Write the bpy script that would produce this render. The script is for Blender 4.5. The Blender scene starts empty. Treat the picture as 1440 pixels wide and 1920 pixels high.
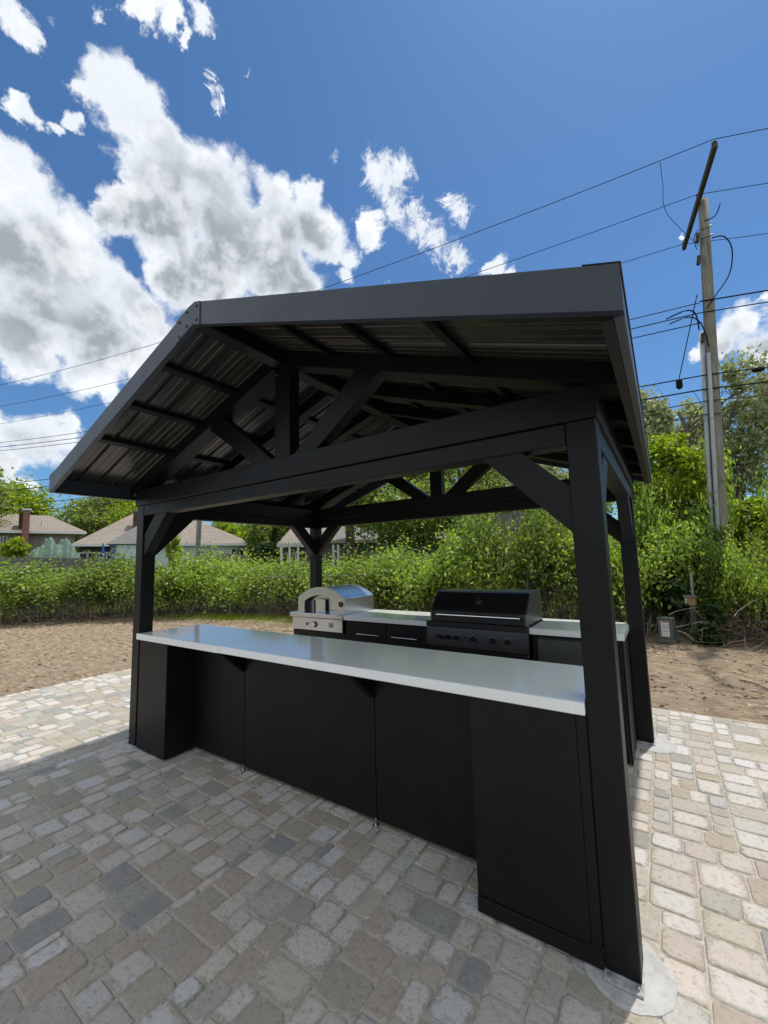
import bpy, math, random
import numpy as np
from mathutils import Vector, Matrix
random.seed(7); rng = np.random.default_rng(11)
S = bpy.context.scene
C = S.collection

# ------------------------------------------------------------------ camera
CR = Vector((0.8332768393031198, 0.5521573940197093, -0.027783471891868076))
CU = Vector((0.08134447767103861, -0.07274179444429363, 0.9940280213824209))
CF = Vector((-0.5468389022677782, 0.8305605598452095, 0.10552900736851334))
CP = Vector((3.9936220535572255, -1.7853148645599746, 1.530487449380289))
FP, SX, SY = 760.2001302, 18.934674, 9.387221
cam = bpy.data.cameras.new('camera'); co = bpy.data.objects.new('camera', cam); C.objects.link(co)
cam.sensor_fit = 'VERTICAL'; cam.sensor_height = 36; cam.lens = FP / 1920 * 36
cam.shift_x = -SX / 1920; cam.shift_y = SY / 1920
cam.clip_start = .05; cam.clip_end = 3000
M3 = Matrix((CR, CU, -CF)).transposed(); co.matrix_world = Matrix.Translation(CP) @ M3.to_4x4()
S.camera = co
def ray(u, v):
    return (CF + CR * ((u - 720 - SX) / FP) - CU * ((v - 960 - SY) / FP)).normalized()
def at(u, v, dist):            # point seen at photo position (u, v), dist metres away over the ground
    d = ray(u, v); return CP + d * (dist / math.hypot(d.x, d.y))
def gat(u, dist):              # ground point under column u at that distance (at eye level)
    p = at(u, 1050, dist); return Vector((p.x, p.y, 0))

def lat(u0, dist):             # sideways metres at photo column u, for a thing centred under column u0
    a0 = math.atan((u0 - 720 - SX) / FP)
    return lambda u: dist * math.tan(math.atan((u - 720 - SX) / FP) - a0)
# ------------------------------------------------------------------ light
SUN_DIR = Vector((.098, .31, .946)).normalized()      # towards the sun
EL = math.asin(SUN_DIR.z)
sun = bpy.data.lights.new('sun', 'SUN'); so = bpy.data.objects.new('sun', sun); C.objects.link(so)
sun.energy = 2.0; sun.angle = math.radians(1.1); sun.color = (1, .955, .88)
so.rotation_euler = (-SUN_DIR).to_track_quat('-Z', 'Y').to_euler()
S.view_settings.view_transform = 'Standard'; S.view_settings.look = 'None'
S.view_settings.gamma = 1; S.view_settings.use_curve_mapping = False
S.view_settings.exposure = .93
S.render.engine = 'CYCLES'

# ------------------------------------------------------------------ node helpers
class NT:
    def __init__(s, t): s.t = t; s.n = t.nodes; s.l = t.links
    def node(s, ty, **kw):
        x = s.n.new(ty)
        for k, v in kw.items(): setattr(x, k, v)
        return x
    def put(s, sock, v):
        if isinstance(v, bpy.types.NodeSocket): s.l.new(v, sock)
        elif isinstance(v, bpy.types.Node): s.l.new(v.outputs[0], sock)
        else: sock.default_value = v
    def math(s, op, a, b=0.0, c=None, clamp=False):
        x = s.node('ShaderNodeMath', operation=op, use_clamp=clamp); s.put(x.inputs[0], a); s.put(x.inputs[1], b)
        if c is not None: s.put(x.inputs[2], c)
        return x.outputs[0]
    def vmath(s, op, a, b=(0, 0, 0), out=0, scale=None):
        x = s.node('ShaderNodeVectorMath', operation=op); s.put(x.inputs[0], a)
        if op != 'SCALE': s.put(x.inputs[1], b)
        if scale is not None: s.put(x.inputs['Scale'], scale)
        return x.outputs[out]
    def noise(s, vec, scale, detail=4, rough=.55, dist=0.0, out='Fac'):
        x = s.node('ShaderNodeTexNoise'); 
        if vec is not None: s.put(x.inputs['Vector'], vec)
        x.inputs['Scale'].default_value = scale; x.inputs['Detail'].default_value = detail
        x.inputs['Roughness'].default_value = rough; x.inputs['Distortion'].default_value = dist
        return x.outputs[out]
    def maprange(s, v, a, b, c=0.0, d=1.0, smooth=False):
        x = s.node('ShaderNodeMapRange', interpolation_type='SMOOTHSTEP' if smooth else 'LINEAR')
        s.put(x.inputs[0], v)
        for i, q in enumerate((a, b, c, d)): s.put(x.inputs[i + 1], q)
        return x.outputs[0]
    def mix(s, f, a, b, blend='MIX'):
        x = s.node('ShaderNodeMix', data_type='RGBA', blend_type=blend); s.put(x.inputs[0], f)
        for i, q in ((6, a), (7, b)):
            if isinstance(q, (tuple, list)) and len(q) == 3: q = (*q, 1)
            s.put(x.inputs[i], q)
        return x.outputs[2]
    def ramp(s, v, stops):
        x = s.node('ShaderNodeValToRGB'); s.put(x.inputs[0], v); e = x.color_ramp.elements
        while len(e) < len(stops): e.new(.5)
        for el, (p, c) in zip(e, stops): el.position = p; el.color = (*c, 1)
        return x.outputs[0]
    def bump(s, h, strength=.3, dist=.01):
        x = s.node('ShaderNodeBump'); s.put(x.inputs['Height'], h); x.inputs['Strength'].default_value = strength
        x.inputs['Distance'].default_value = dist; return x.outputs[0]

# ------------------------------------------------------------------ sky with clouds
W_ = bpy.data.worlds.new('World'); S.world = W_; W_.use_nodes = True
t = NT(W_.node_tree); t.n.clear()
sky = t.node('ShaderNodeTexSky', sky_type='NISHITA'); sky.sun_disc = False
sky.sun_elevation = EL; sky.sun_rotation = math.atan2(SUN_DIR.x, SUN_DIR.y)
sky.altitude = 200; sky.air_density = 1.0; sky.dust_density = .45; sky.ozone_density = 2.0
tc = t.node('ShaderNodeTexCoord').outputs['Generated']
nrm = t.vmath('NORMALIZE', tc)
w1 = t.noise(nrm, 3.2, 5, .55, out='Color'); w2 = t.noise(nrm, 11, 8, .68, out='Color')
o1 = t.vmath('SCALE', t.vmath('SUBTRACT', w1, (.5, .5, .5)), scale=.10)
o2 = t.vmath('SCALE', t.vmath('SUBTRACT', w2, (.5, .5, .5)), scale=.09)
wd = t.vmath('ADD', t.vmath('ADD', nrm, o1), o2)
BL = [(180,140,50),(215,175,60),(270,205,55),(140,150,30),(48,205,28),(45,235,22),(75,228,25),(110,232,22),(140,215,24),(300,255,60),(255,300,55),(330,320,75),
 (400,345,70),(300,390,85),(235,385,50),(195,400,40),(420,425,90),(500,385,50),(545,430,60),(600,370,34),(575,360,30),(590,440,58),(500,490,75),(400,510,85),(330,530,60),
 (625,470,25),(560,530,55),(222,310,24),(30,360,60),(80,420,75),(0,470,110),(140,460,50),(190,520,55),(100,560,110),(235,560,50),(20,640,80),
 (180,640,75),(270,600,50),(60,700,50),(160,710,45),(245,655,45),(200,740,24),(110,835,45),(60,850,50),(20,870,40),(140,810,26),(60,935,28),(0,820,30),
 (700,430,28),(665,480,30),(650,510,26),
 (925,500,26),(955,506,18),(905,508,16),(1385,610,45),(1425,650,55),(1400,575,26),(1350,645,30),(1440,580,40),(1420,560,20),(1283,438,11),
 (40,20,42),(50,55,18),(180,8,22),(270,25,34),(310,45,28),(365,10,36),(345,70,14),(240,5,28),(300,15,30)]
SML = [(722,318,28),(748,328,24),(700,316,22),(715,350,20),(785,425,24),(815,455,22),(850,488,20),(862,400,20),(842,378,14),(735,392,22),(700,420,24),(690,300,14),(770,400,14),(395,165,16),(405,200,12)]
WISP = [(395,140,10),(400,185,10),(640,298,12),(458,117,6),(820,420,16),(740,520,9),(112,30,18),(390,18,18),(875,380,12)]
GR = [(300,420,85),(400,470,95),(240,400,60),(500,520,85),(350,560,80),(260,340,35),(540,470,40),(60,600,80),(150,620,60),(20,500,60),(230,640,40),(90,480,45),
 (1400,655,36),(60,870,40),(1440,640,40),(590,430,26)]
def field(lst, vec, k=1.0):
    acc = None
    for (u, v, r) in lst:
        c = ray(u, v); e = ray(u + r, v); f = ray(u, v + r); rad = .5 * ((c - e).length + (c - f).length) * k
        d = t.vmath('DISTANCE', vec, tuple(c), out=1)
        m = t.math('MULTIPLY_ADD', d, -1 / rad, 1.0)
        acc = m if acc is None else t.math('SMOOTH_MAX', acc, m, .35)
    return acc
den = field(BL, wd, 1.06); wsp = field(WISP, wd, 1.3)
w3 = t.noise(nrm, 16, 9, .72, 1.2, out='Color'); wd3 = t.vmath('ADD', nrm, t.vmath('SCALE', t.vmath('SUBTRACT', w3, (.5, .5, .5)), scale=.11))
sml = t.math('MULTIPLY', t.maprange(t.math('ADD', field(SML, wd3, 1.45), t.math('MULTIPLY', t.math('SUBTRACT', t.noise(nrm, 34, 7, .72), .5), 1.5)), -.05, .7, smooth=True), .95); gry = field(GR, wd, 1.45)
fine = t.noise(nrm, 26, 6, .7)
def vor(vec, sc):
    x = t.node('ShaderNodeTexVoronoi', feature='F1'); t.put(x.inputs['Vector'], vec); x.inputs['Scale'].default_value = sc; return x.outputs['Distance']
wv = t.vmath('ADD', nrm, t.vmath('SCALE', t.vmath('SUBTRACT', w2, (.5, .5, .5)), scale=.05))
v1 = vor(wv, 13); v2 = vor(wv, 31)
puff = t.math('ADD', t.math('MULTIPLY', t.math('SUBTRACT', .50, v1), .62), t.math('MULTIPLY', t.math('SUBTRACT', .50, v2), .36))
fb = t.math('ADD', t.math('MULTIPLY', t.math('SUBTRACT', fine, .5), .42), puff)
denf = t.math('ADD', den, fb)
cover = t.maprange(denf, -.12, .30, smooth=True)
wc = t.math('MULTIPLY', t.maprange(t.math('ADD', wsp, fb), .05, .8, smooth=True), .55)
# added clouds behind and beside the view, cover raised for whiter fill light
sep = t.node('ShaderNodeSeparateXYZ'); t.put(sep.inputs[0], nrm)
zz = t.math('MAXIMUM', sep.outputs[2], .02)
pl = t.vmath('SCALE', nrm, scale=t.math('DIVIDE', 1.0, t.math('ADD', zz, .12)))
gen = t.noise(pl, 1.1, 8, .6)
dotf = t.vmath('DOT_PRODUCT', nrm, tuple(CF), out=1)
away = t.maprange(dotf, .50, .25)
cg = t.math('MULTIPLY', t.maprange(gen, .34, .52, smooth=True), away)
cover = t.math('MAXIMUM', t.math('MAXIMUM', t.math('MAXIMUM', cover, sml), wc), cg)
cover = t.math('MULTIPLY', cover, t.maprange(sep.outputs[2], -.01, .03))
# cloud tone: sunlit tops, grey undersides, small billows
bil = t.noise(nrm, 15, 6, .6)
bil2 = t.noise(t.vmath('ADD', wd, tuple(SUN_DIR * .02)), 9, 5, .55)
gm = t.maprange(t.math('ADD', gry, t.math('MULTIPLY', t.math('SUBTRACT', bil2, .5), 1.3)), -.45, .75, smooth=True)
thick = t.maprange(denf, .14, .62)
gm = t.math('MULTIPLY', gm, thick)
tone = t.mix(gm, (.62, .655, .70), (.27, .305, .34))
tone = t.mix(t.math('MULTIPLY', t.maprange(t.math('ADD', bil, t.math('MULTIPLY', puff, .55)), .44, .68, smooth=True), .45), tone, (.82, .84, .86))
bg1 = t.node('ShaderNodeBackground'); t.put(bg1.inputs[0], t.mix(1.0, sky.outputs[0], (.55, .83, 1.04), 'MULTIPLY')); bg1.inputs[1].default_value = .063
bg2 = t.node('ShaderNodeBackground'); t.put(bg2.inputs[0], tone); bg2.inputs[1].default_value = .74
mx = t.node('ShaderNodeMixShader'); t.put(mx.inputs[0], cover); t.l.new(bg1.outputs[0], mx.inputs[1]); t.l.new(bg2.outputs[0], mx.inputs[2])
wo = t.node('ShaderNodeOutputWorld'); t.l.new(mx.outputs[0], wo.inputs[0])
W_.cycles.sampling_method = 'MANUAL'; W_.cycles.sample_map_resolution = 512

# ------------------------------------------------------------------ materials
def mat(name, base=(.5, .5, .5), rough=.6, metal=0.0, spec=.5, fn=None, coat=0.0):
    m = bpy.data.materials.new(name); m.use_nodes = True; q = NT(m.node_tree); b = q.n['Principled BSDF']
    b.inputs['Base Color'].default_value = (*base, 1); b.inputs['Roughness'].default_value = rough
    b.inputs['Metallic'].default_value = metal; b.inputs['Specular IOR Level'].default_value = spec
    b.inputs['Coat Weight'].default_value = coat
    if fn: fn(q, b)
    return m
def P(q): return q.node('ShaderNodeTexCoord').outputs['Object']
def mottled(c1, c2, scale, rough=(.5, .7), bump=.15, bd=.004, detail=5, bscale=None):
    def fn(q, b):
        n = q.noise(P(q), scale, detail, .6)
        q.put(b.inputs['Base Color'], q.ramp(n, [(.3, c1), (.7, c2)]))
        q.put(b.inputs['Roughness'], q.maprange(n, .3, .7, *rough))
        if bump: q.put(b.inputs['Normal'], q.bump(q.noise(P(q), bscale or scale * 4, 5, .6), bump, bd))
    return fn
def f_black(q, b):
    n = q.noise(P(q), 3.5, 4, .6); f = q.noise(P(q), 420, 2, .5)
    q.put(b.inputs['Base Color'], q.ramp(n, [(.3, (.0028, .0031, .0044)), (.72, (.0048, .0052, .0068))]))
    dust = q.maprange(q.noise(P(q), 9, 6, .7), .55, .8, 0, .05)
    q.put(b.inputs['Roughness'], q.math('ADD', q.maprange(n, .3, .7, .40, .5), dust))
    q.put(b.inputs['Normal'], q.bump(f, .12, .0006))
M = {}
M['black'] = mat('black_powder_coat', rough=.42, spec=.27, fn=f_black)
M['fascia'] = mat('charcoal_fascia', rough=.4, spec=.5, fn=lambda q, b: (q.put(b.inputs['Base Color'], q.ramp(q.noise(P(q), 2.5, 4, .6), [(.3, (.024, .031, .047)), (.7, (.031, .040, .059))])), q.put(b.inputs['Roughness'], q.maprange(q.noise(P(q), 7, 5, .7), .3, .7, .36, .46)), q.put(b.inputs['Normal'], q.bump(q.noise(P(q), 2.2, 2, .5), .06, .01))))
def f_panel(q, b):
    n = q.noise(P(q), 2.2, 4, .6)
    dst = q.math('MULTIPLY', q.maprange(q.noise(P(q), 2.6, 7, .72), .48, .72), q.maprange(q.noise(P(q), 70, 4, .7), .35, .65))
    q.put(b.inputs['Base Color'], q.mix(q.math('MULTIPLY', dst, .09), q.ramp(n, [(.3, (.0030, .0030, .0035)), (.72, (.0048, .0048, .0053))]), (.085, .078, .07)))
    q.put(b.inputs['Roughness'], q.maprange(n, .3, .7, .46, .56))
    q.put(b.inputs['Normal'], q.bump(q.noise(P(q), 350, 2, .5), .10, .0006))
M['panel'] = mat('black_cabinet_panel', spec=.28, fn=f_panel)
def f_roof(q, b):
    n = q.noise(P(q), 6, 5, .6)
    q.put(b.inputs['Base Color'], q.ramp(n, [(.3, (.036, .034, .033)), (.7, (.052, .049, .047))]))
    sc = q.vmath('MULTIPLY', P(q), (3, 260, 3)); st = q.noise(sc, 1.0, 3, .6)
    q.put(b.inputs['Roughness'], q.maprange(st, .3, .7, .17, .32))
    q.put(b.inputs['Normal'], q.bump(q.math('ADD', st, q.math('MULTIPLY', n, 2)), .12, .0015))
M['roof'] = mat('dark_roof_sheet', fn=f_roof, metal=.35)
def f_quartz(q, b):
    n = q.noise(P(q), 60, 5, .7); n2 = q.noise(P(q), 3, 3, .5)
    c = q.ramp(n, [(.35, (.79, .82, .82)), (.62, (.86, .87, .86))])
    q.put(b.inputs['Base Color'], q.mix(q.maprange(n2, .4, .7, 0, .25), c, (.76, .79, .80)))
    q.put(b.inputs['Roughness'], q.maprange(n2, .3, .7, .06, .11))
    q.put(b.inputs['Normal'], q.bump(q.noise(P(q), 5, 2, .5), .05, .004))
M['quartz'] = mat('pale_quartz', fn=f_quartz, spec=.55)
def steel(c, r0, r1, sc=(4, 4, 500)):
    def fn(q, b):
        s_ = q.noise(q.vmath('MULTIPLY', P(q), sc), 1.0, 3, .6); n = q.noise(P(q), 5, 4, .6)
        q.put(b.inputs['Base Color'], q.ramp(n, [(.3, tuple(x * .86 for x in c)), (.7, c)]))
        q.put(b.inputs['Roughness'], q.maprange(s_, .25, .75, r0, r1))
        q.put(b.inputs['Normal'], q.bump(s_, .08, .0008))
    return fn
M['steel'] = mat('brushed_stainless', metal=1, fn=steel((.60, .625, .66), .22, .36))
M['chrome'] = mat('chrome', (.7, .7, .7), .12, 1)
M['bsteel'] = mat('black_stainless', metal=.85, fn=steel((.075, .075, .075), .24, .38))
M['bside'] = mat('dark_stainless_side', metal=.9, fn=steel((.20, .21, .20), .3, .42))
M['knob'] = mat('dark_knob', (.03, .03, .03), .22, .6)
M['hole'] = mat('dark_opening', (.008, .008, .008), .7)
def f_conc(q, b):
    n = q.noise(P(q), 16, 8, .75); h = q.noise(P(q), 75, 6, .75)
    q.put(b.inputs['Base Color'], q.ramp(n, [(.3, (.30, .295, .28)), (.5, (.44, .435, .42)), (.75, (.52, .51, .49))]))
    q.put(b.inputs['Roughness'], .85); q.put(b.inputs['Normal'], q.bump(h, .5, .004))
M['concrete'] = mat('footing_concrete', fn=f_conc)
M['plate'] = mat('dusty_plate', fn=mottled((.16, .16, .155), (.56, .56, .55), 30, (.5, .8), .4))
def f_paver(q, b):
    uv = q.node('ShaderNodeUVMap').outputs[0]
    oi = q.node('ShaderNodeObjectInfo').outputs['Random']; ge = q.node('ShaderNodeNewGeometry').outputs['Random Per Island']
    r = q.math('FRACT', q.math('ADD', q.math('MULTIPLY', oi, 7.31), q.math('MULTIPLY', ge, 3.77)))
    r2 = q.math('FRACT', q.math('MULTIPLY', r, 37.7)); r3 = q.math('FRACT', q.math('MULTIPLY', r, 91.3))
    wp = q.node('ShaderNodeNewGeometry').outputs['Position']
    base = q.ramp(r, [(0, (.215, .188, .150)), (.14, (.210, .170, .140)), (.28, (.200, .190, .140)), (.42, (.128, .135, .136)), (.55, (.235, .220, .190)),
                      (.68, (.215, .175, .150)), (.8, (.160, .160, .142)), (.9, (.27, .240, .205)), (1, (.122, .125, .132))])
    n1 = q.noise(wp, 7, 5, .65); n2 = q.noise(wp, 38, 6, .7); n3 = q.noise(wp, 190, 4, .7)
    base = q.mix(1.0, base, (2.2, 2.22, 2.14), 'MULTIPLY'); base = q.mix(q.maprange(q.noise(wp, 22, 8, .8), .38, .62, .30, 0), base, (.20, .19, .17)); base = q.mix(q.maprange(n1, .35, .7, 0, .45), base, (.38, .325, .28))
    # pale worn centre on some stones
    su = q.node('ShaderNodeSeparateXYZ'); q.put(su.inputs[0], uv)
    dx = q.math('ABSOLUTE', q.math('SUBTRACT', su.outputs[0], .5)); dy = q.math('ABSOLUTE', q.math('SUBTRACT', su.outputs[1], .5))
    dd = q.math('SMOOTH_MAX', dx, dy, .25)
    dd = q.math('ADD', dd, q.math('MULTIPLY', q.math('SUBTRACT', q.noise(wp, 55, 8, .75), .5), .55))
    ctr = q.maprange(q.math('ADD', dd, q.math('MULTIPLY', q.math('SUBTRACT', n1, .5), .35)), .46, .34, smooth=True)
    on = q.maprange(r2, .35, .75)
    light = q.mix(r3, (.60, .59, .565), (.60, .53, .465))
    base = q.mix(q.math('MULTIPLY', q.math('MULTIPLY', ctr, on), .95), base, light)
    base = q.mix(q.maprange(n2, .32, .47, .6, 0), base, (.17, .165, .155))
    base = q.mix(q.maprange(n3, .60, .72, 0, .5), base, (.55, .52, .47))
    # dusty edges with swept-in sand
    ed = q.maprange(dd, .44, .56)
    base = q.mix(q.math('MULTIPLY', ed, .45), base, (.42, .39, .33))
    q.put(b.inputs['Base Color'], base)
    q.put(b.inputs['Roughness'], q.maprange(n2, .3, .7, .62, .85))
    h = q.math('ADD', q.math('MULTIPLY', n2, 1.0), q.math('MULTIPLY', n3, .45))
    q.put(b.inputs['Normal'], q.bump(h, .9, .009))
M['paver'] = mat('tumbled_paver', fn=f_paver, spec=.3)
M['sand'] = mat('joint_sand', fn=mottled((.34, .31, .26), (.52, .48, .41), 45, (.9, 1), .6, .004))
def f_soil(q, b):
    wp = q.node('ShaderNodeNewGeometry').outputs['Position']
    n1 = q.noise(wp, .9, 6, .6); n2 = q.noise(q.vmath('MULTIPLY', wp, (3.2, 9, 3)), 1.5, 7, .7); n3 = q.noise(wp, 60, 6, .75)
    c = q.ramp(n2, [(.34, (.13, .095, .068)), (.5, (.30, .222, .15)), (.64, (.46, .365, .255))])
    c = q.mix(q.maprange(n1, .4, .65, 0, .55), c, (.33, .265, .19))
    c = q.mix(q.maprange(n3, .56, .68, 0, .75), c, (.46, .38, .28))
    c = q.mix(q.maprange(n3, .30, .42, .6, 0), c, (.06, .042, .03))
    q.put(b.inputs['Base Color'], c); b.inputs['Roughness'].default_value = 1; b.inputs['Specular IOR Level'].default_value = .1
    q.put(b.inputs['Normal'], q.bump(q.math('ADD', n2, n3), .8, .03))
M['soil'] = mat('bare_soil', fn=f_soil)
M['chip'] = mat('soil_debris', fn=lambda q, b: q.put(b.inputs['Base Color'], q.ramp(q.node('ShaderNodeNewGeometry').outputs['Random Per Island'],
        [(0, (.06, .04, .028)), (.4, (.20, .14, .09)), (.75, (.38, .30, .21)), (1, (.52, .45, .36))])), rough=.95, spec=.1)
M['grass'] = mat('lawn', fn=mottled((.045, .075, .018), (.10, .145, .035), 2.5, (.9, 1), .6, .03, bscale=30), spec=.1)
M['wood'] = mat('weathered_wood', fn=lambda q, b: (
    q.put(b.inputs['Base Color'], q.ramp(q.noise(q.vmath('MULTIPLY', P(q), (18, 18, 1.2)), 1.6, 7, .7), [(.3, (.10, .088, .075)), (.5, (.22, .20, .175)), (.72, (.34, .315, .28))])),
    q.put(b.inputs['Normal'], q.bump(q.noise(q.vmath('MULTIPLY', P(q), (30, 30, 1.5)), 2, 6, .7), .6, .01))), rough=.9)
M['greywood'] = mat('grey_fence_wood', fn=mottled((.10, .10, .095), (.21, .205, .195), 6, (.85, .95), .4))
M['brownwood'] = mat('crossarm_wood', fn=mottled((.035, .024, .018), (.09, .065, .05), 12, (.8, .95), .4))
M['conduit'] = mat('grey_conduit', fn=mottled((.30, .325, .35), (.40, .42, .44), 4, (.45, .6), 0))
M['wire'] = mat('dark_cable', (.012, .012, .014), .9, spec=.1)
M['wire2'] = mat('pale_cable', (.06, .08, .065), .85, spec=.15)
M['galv'] = mat('galvanised', fn=mottled((.22, .23, .23), (.38, .39, .39), 20, (.45, .6), 0), metal=.6)
M['siding'] = mat('pale_siding', fn=mottled((.58, .65, .66), (.68, .74, .75), 2, (.6, .75), 0))
M['tan'] = mat('tan_siding', fn=mottled((.25, .225, .19), (.33, .30, .255), 1.5, (.8, .9), .2))
M['greenwall'] = mat('green_grey_wall', fn=mottled((.12, .135, .11), (.17, .185, .15), 2, (.8, .9), .2))
M['trimw'] = mat('white_trim', (.72, .72, .70), .5)
def f_shingle(q, b):
    n = q.noise(P(q), 2.2, 6, .7); br = q.node('ShaderNodeTexBrick')
    uv = q.node('ShaderNodeUVMap').outputs[0]; q.put(br.inputs['Vector'], uv)
    br.inputs['Scale'].default_value = 1; br.inputs['Brick Width'].default_value = .32; br.inputs['Row Height'].default_value = .15
    br.inputs['Mortar Size'].default_value = .012
    br.inputs['Color1'].default_value = (.24, .205, .172, 1); br.inputs['Color2'].default_value = (.33, .285, .238, 1); br.inputs['Mortar'].default_value = (.13, .10, .08, 1)
    q.put(b.inputs['Base Color'], q.mix(q.maprange(n, .35, .65, 0, .5), br.outputs[0], (.27, .215, .18)))
    q.put(b.inputs['Normal'], q.bump(br.outputs[1], .5, .02))
M['shingle'] = mat('brown_shingles', fn=f_shingle, rough=.95)
M['gshingle'] = mat('grey_shingles', fn=mottled((.13, .125, .12), (.20, .195, .185), 9, (.9, 1), .5))
def f_brick(q, b):
    br = q.node('ShaderNodeTexBrick'); q.put(br.inputs['Vector'], q.node('ShaderNodeUVMap').outputs[0])
    br.inputs['Scale'].default_value = 1; br.inputs['Brick Width'].default_value = .22; br.inputs['Row Height'].default_value = .075
    br.inputs['Mortar Size'].default_value = .01
    br.inputs['Color1'].default_value = (.24, .065, .042, 1); br.inputs['Color2'].default_value = (.32, .10, .06, 1); br.inputs['Mortar'].default_value = (.32, .25, .20, 1)
    q.put(b.inputs['Base Color'], br.outputs[0]); q.put(b.inputs['Normal'], q.bump(br.outputs[1], .5, .01))
M['brick'] = mat('red_brick', fn=f_brick, rough=.9)
M['dbrick'] = mat('dark_brick', fn=mottled((.055, .032, .026), (.12, .07, .055), 8, (.85, .95), .4))
M['glass'] = mat('dark_window_glass', (.02, .025, .028), .08, spec=.8)
M['screen'] = mat('porch_screen', (.035, .038, .036), .6)
M['blue'] = mat('blue_fabric', (.02, .07, .32), .7)
M['net'] = mat('green_netting', fn=mottled((.085, .15, .115), (.19, .27, .22), 9, (.8, .9), .5, .03))
M['boxgreen'] = mat('grey_green_metal', fn=mottled((.085, .10, .085), (.115, .13, .11), 8, (.5, .65), .1))
M['sticker'] = mat('white_sticker', (.7, .7, .7), .5)
M['red'] = mat('red_print', (.5, .03, .03), .6)
M['bluep'] = mat('blue_print', (.05, .16, .45), .6)
M['greyp'] = mat('grey_print', (.25, .27, .30), .6)
M['ywood'] = mat('tan_painted_box', fn=mottled((.25, .16, .07), (.42, .29, .14), 14, (.7, .9), .2))
M['pot'] = mat('terracotta', (.36, .08, .04), .8)
M['bark'] = mat('bark', fn=lambda q, b: (
    q.put(b.inputs['Base Color'], q.ramp(q.noise(q.vmath('MULTIPLY', P(q), (9, 9, 2)), 2, 6, .7), [(.3, (.07, .058, .045)), (.7, (.20, .175, .145))])),
    q.put(b.inputs['Normal'], q.bump(q.noise(q.vmath('MULTIPLY', P(q), (14, 14, 3)), 2, 5, .7), .8, .03))), rough=.95)
M['twig'] = mat('dry_twig', fn=lambda q, b: q.put(b.inputs['Base Color'], q.ramp(q.node('ShaderNodeNewGeometry').outputs['Random Per Island'],
        [(0, (.06, .042, .03)), (.5, (.15, .11, .08)), (1, (.34, .28, .22))])), rough=.9)
def leafmat(name, stops, trans=.5, tint=(1.65, 1.8, .6)):
    m = bpy.data.materials.new(name); m.use_nodes = True; q = NT(m.node_tree); q.n.clear()
    r = q.node('ShaderNodeNewGeometry').outputs['Random Per Island']; wp = q.node('ShaderNodeNewGeometry').outputs['Position']
    n = q.noise(wp, 1.3, 3, .6)
    v = q.math('ADD', q.math('MULTIPLY', r, .62), q.math('MULTIPLY', q.maprange(n, .32, .68), .38))
    c = q.ramp(v, stops)
    d = q.node('ShaderNodeBsdfDiffuse'); q.put(d.inputs[0], q.mix(1.0, c, (1.45, 1.45, 1.4), 'MULTIPLY'))
    c = q.mix(1.0, c, (1.45, 1.42, 1.3), 'MULTIPLY'); tr = q.node('ShaderNodeBsdfTranslucent'); q.put(tr.inputs[0], q.mix(1.0, c, tint, 'MULTIPLY'))
    g = q.node('ShaderNodeBsdfGlossy'); g.inputs['Roughness'].default_value = .5; g.inputs[0].default_value = (.8, .85, .8, 1)
    a = q.node('ShaderNodeMixShader'); a.inputs[0].default_value = trans; q.l.new(d.outputs[0], a.inputs[1]); q.l.new(tr.outputs[0], a.inputs[2])
    f = q.node('ShaderNodeFresnel'); f.inputs[0].default_value = 1.42
    e = q.node('ShaderNodeMixShader'); q.put(e.inputs[0], q.math('MULTIPLY', f.outputs[0], .05)); q.l.new(a.outputs[0], e.inputs[1]); q.l.new(g.outputs[0], e.inputs[2])
    o = q.node('ShaderNodeOutputMaterial'); q.l.new(e.outputs[0], o.inputs[0]); return m
M['leaf_hedge'] = leafmat('hedge_leaf', [(0, (.045, .068, .02)), (.3, (.12, .168, .045)), (.7, (.235, .30, .08)), (1, (.33, .385, .13))])
M['leaf_vine'] = leafmat('vine_leaf', [(0, (.035, .055, .022)), (.4, (.095, .13, .045)), (.8, (.19, .235, .08)), (1, (.28, .30, .115))])
M['leaf_bright'] = leafmat('bright_leaf', [(0, (.075, .11, .014)), (.5, (.165, .22, .028)), (1, (.28, .32, .05))], .5)
M['leaf_tree'] = leafmat('tree_leaf', [(0, (.06, .08, .03)), (.5, (.15, .185, .07)), (1, (.27, .30, .14))])
M['leaf_pale'] = leafmat('pale_leaf', [(0, (.14, .165, .09)), (.5, (.26, .28, .17)), (1, (.40, .41, .30))], .4, (1.2, 1.25, .8))
M['leaf_dark'] = leafmat('dark_leaf', [(0, (.010, .022, .008)), (.6, (.022, .045, .014)), (1, (.045, .075, .022))], .2)

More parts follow.
